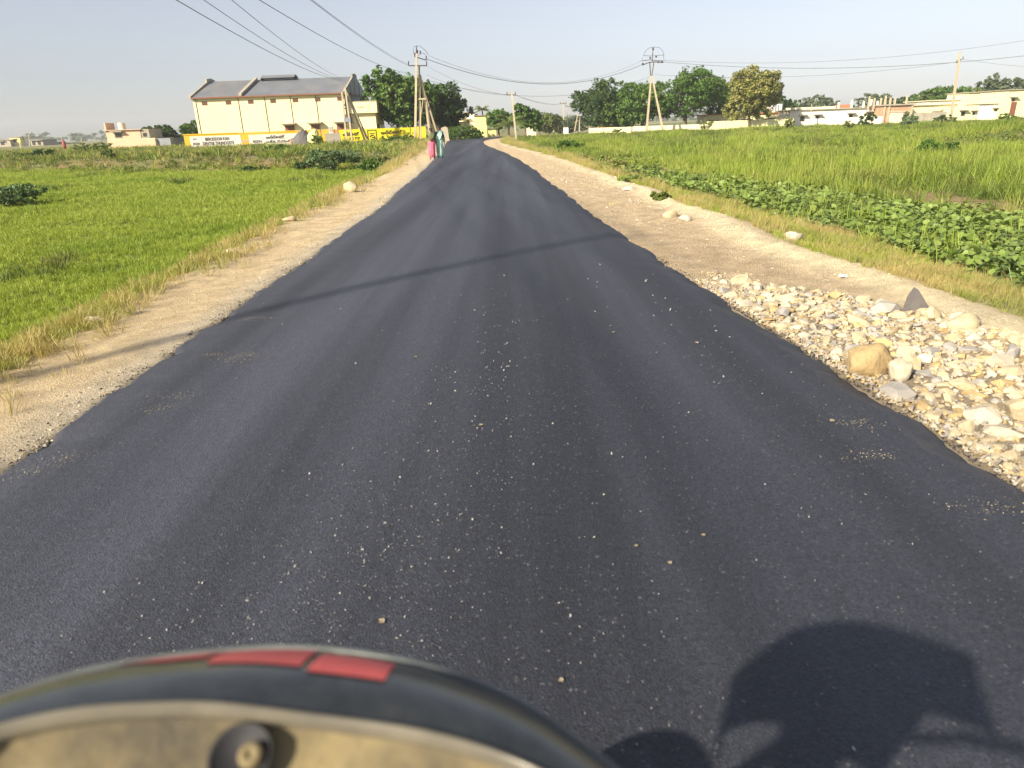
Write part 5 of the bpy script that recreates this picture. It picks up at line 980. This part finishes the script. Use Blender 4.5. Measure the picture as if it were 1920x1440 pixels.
rows = [[Vector((q.x * .7, q.y + .02, q.z - .34)) for q in cO], [q + Vector((0, .05, -.16)) for q in cO], [q + Vector((0, .028, -.06)) for q in cO], [q + Vector((0, .010, -.016)) for q in cO], cO]  # hidden lowest skirt row, added so the cowl casts a solid shadow
for t in (.12, .3, .5, .7, .86, 1): rows.append([a.lerp(b, t) + up * (.012 * sin(pi * t)) for a, b in zip(cO, cR)])
m = MB(); m.loft(rows, closed=False); m.build('cowl', pl, mo, True); MB().tube([q + up * .0015 for q in cO], .0034, 8).build('edge_trim', trimm, mo, True)
m = MB(); rr_ = []; 
for a in range(7): q = a / 6 * pi; rr_.append([c_ + Vector((0, -.003 + .003 * cos(q), .004 * sin(q) + .0005)) + Vector((0, -.001 * (a / 6), -.006 * max(0, a - 3) / 3)) for c_ in cR])
m.loft(rr_, closed=False); m.loft([[q for q in rr_[-1]], [q + Vector((0, .012, -.02)) for q in rr_[-1]]], closed=False); m.build('cowl_lip', rimm, mo, True)
# red decals follow the cowl surface
def on_cowl(u, t): a = cO[0]; i = u * 43; k = min(int(i), 42); f = i - k; A_ = cO[k].lerp(cO[k + 1], f); B_ = cR[k].lerp(cR[k + 1], f); return A_.lerp(B_, t) + up * (.012 * sin(pi * t) + .0012)
def upx(px):   # parameter of the outer curve at a photo bearing
    best = min(range(431), key=lambda j: abs(proj(*(on_cowl(j / 430, 0) + MO))[0] - px)); return best / 430
for x0, x1, t0, t1, sk in ((230, 425, .01, .34, 20), (435, 600, .05, .50, 0), (612, 745, .16, .56, 12)):
    u0, u1 = upx(x0), upx(x1); m = MB(); m.loft([[on_cowl(u0 + (u1 - u0) * i / 10 - .012 * j / 4, t0 + (t1 - t0) * j / 4 * (min(1, .25 + i / 7) if sk == 20 else 1)) for i in range(11)] for j in range(5)], closed=False); m.build('decal', decal, mo, True)
# inner panel with bolt and recess
def inner(i, t): q = cR[i]; return q + Vector((0, -.006 - .10 * t, -.020 - .05 * t))
m = MB(); m.loft([[c_ + Vector((0, .004, -.008)) for c_ in cR]] + [[inner(i, t) for i in range(44)] for t in (0, .3, .6, 1, 1.6)], closed=False); m.build('inner_panel', khaki, mo, True)
bo = G(455, 1412, 0); d = ray(452, 1420).normalized(); yb_ = min(np.arange(.33, .41, .001), key=lambda q: abs(H0 + d.z * q / d.y - (1.169 - .5 * (.409 - q)))); Pb = Vector((0, 0, H0)) + d * (yb_ / d.y) - MO
nrm = Vector((0, -.45, .9)).normalized(); rot = nrm.to_track_quat('Z', 'Y').to_matrix().to_4x4(); rc = MB(); mt = Matrix.Translation(Pb) @ rot
rc.loft([[mt @ Vector((r_ * cos(a), r_ * sin(a), z)) for a in np.linspace(0, 2 * pi, 24, endpoint=False)] for r_, z in ((.024, .001), (.0245, .003), (.0225, .0035), (.02, -.004))], cap=True); rc.build('bolt_recess', M['black'], mo, True)
bt = MB(); bt.loft([[mt @ Vector((r_ * cos(a) + .009, r_ * sin(a), z)) for a in np.linspace(0, 2 * pi, 20, endpoint=False)] for r_, z in ((.0095, -.003), (.0095, .006), (.008, .009), (.0035, .0095), (.003, .007))]); bt.build('bolt', khaki, mo, True)
sc2 = W(968, 1403, .43) - MO; MB().ball(sc2, .005, 10).build('screw', rimm, mo, True)
# rest of the bike, below and behind the cowl
m = MB(); m.loft([ell(0, .10, .78, .06, .05), ell(0, .12, .88, .10, .07), ell(0, .12, .98, .12, .07), ell(0, .10, 1.04, .11, .06)]); m.build('headlight_housing', pl, mo, True)
MB().ball((0, .17, .93), .085, 14, sq=(1, .5, 1)).build('headlight', M['tank'], mo, True)
for s in (-1, 1): MB().tube([(s * .09, .36, .3), (s * .09, .05, .98)], .022, 8).build('fork', M['metal'], mo, True)
wl2 = MB().loft([[Vector((x, .36 + r_ * cos(a), .30 + r_ * sin(a))) for a in np.linspace(0, 2 * pi, 36, endpoint=False)] for x, r_ in ((-.035, .22), (-.045, .26), (-.02, .30), (.02, .30), (.045, .26), (.035, .22))], cap=False).build('wheel', M['rubber'], mo, True)
rb = MB().loft([[Vector((x, .36 + r_ * cos(a), .30 + r_ * sin(a))) for a in np.linspace(0, 2 * pi, 36, endpoint=False)] for x, r_ in ((-.03, .20), (-.03, .225), (.03, .225), (.03, .20), (-.03, .2))], cap=False).build('rim', M['metal'], wl2, True)
for k in range(6): a = pi * k / 3; MB().tube([(0, .36, .3), (0, .36 + .21 * cos(a), .3 + .21 * sin(a))], .012, 5).build('spoke', M['metal'], wl2)
MB().tube([(-.38, -.16, 1.03), (-.2, -.06, 1.0), (0, -.03, .98), (.2, -.06, 1.0), (.38, -.16, 1.03)], .013, 8).build('handlebar', M['metal'], mo, True)
m = MB(); m.loft([ell(0, -.42, .66, .10, .22), ell(0, -.40, .78, .14, .25), ell(0, -.38, .88, .13, .22), ell(0, -.36, .93, .07, .14)]); m.build('fuel_tank', pl, mo, True)
MB().box((-.12, -1.25, .70), (.12, -.64, .80)).build('seat', M['rubber'], mo); MB().box((-.13, -.6, .28), (.13, -.15, .64)).build('engine', M['metal'], mo)
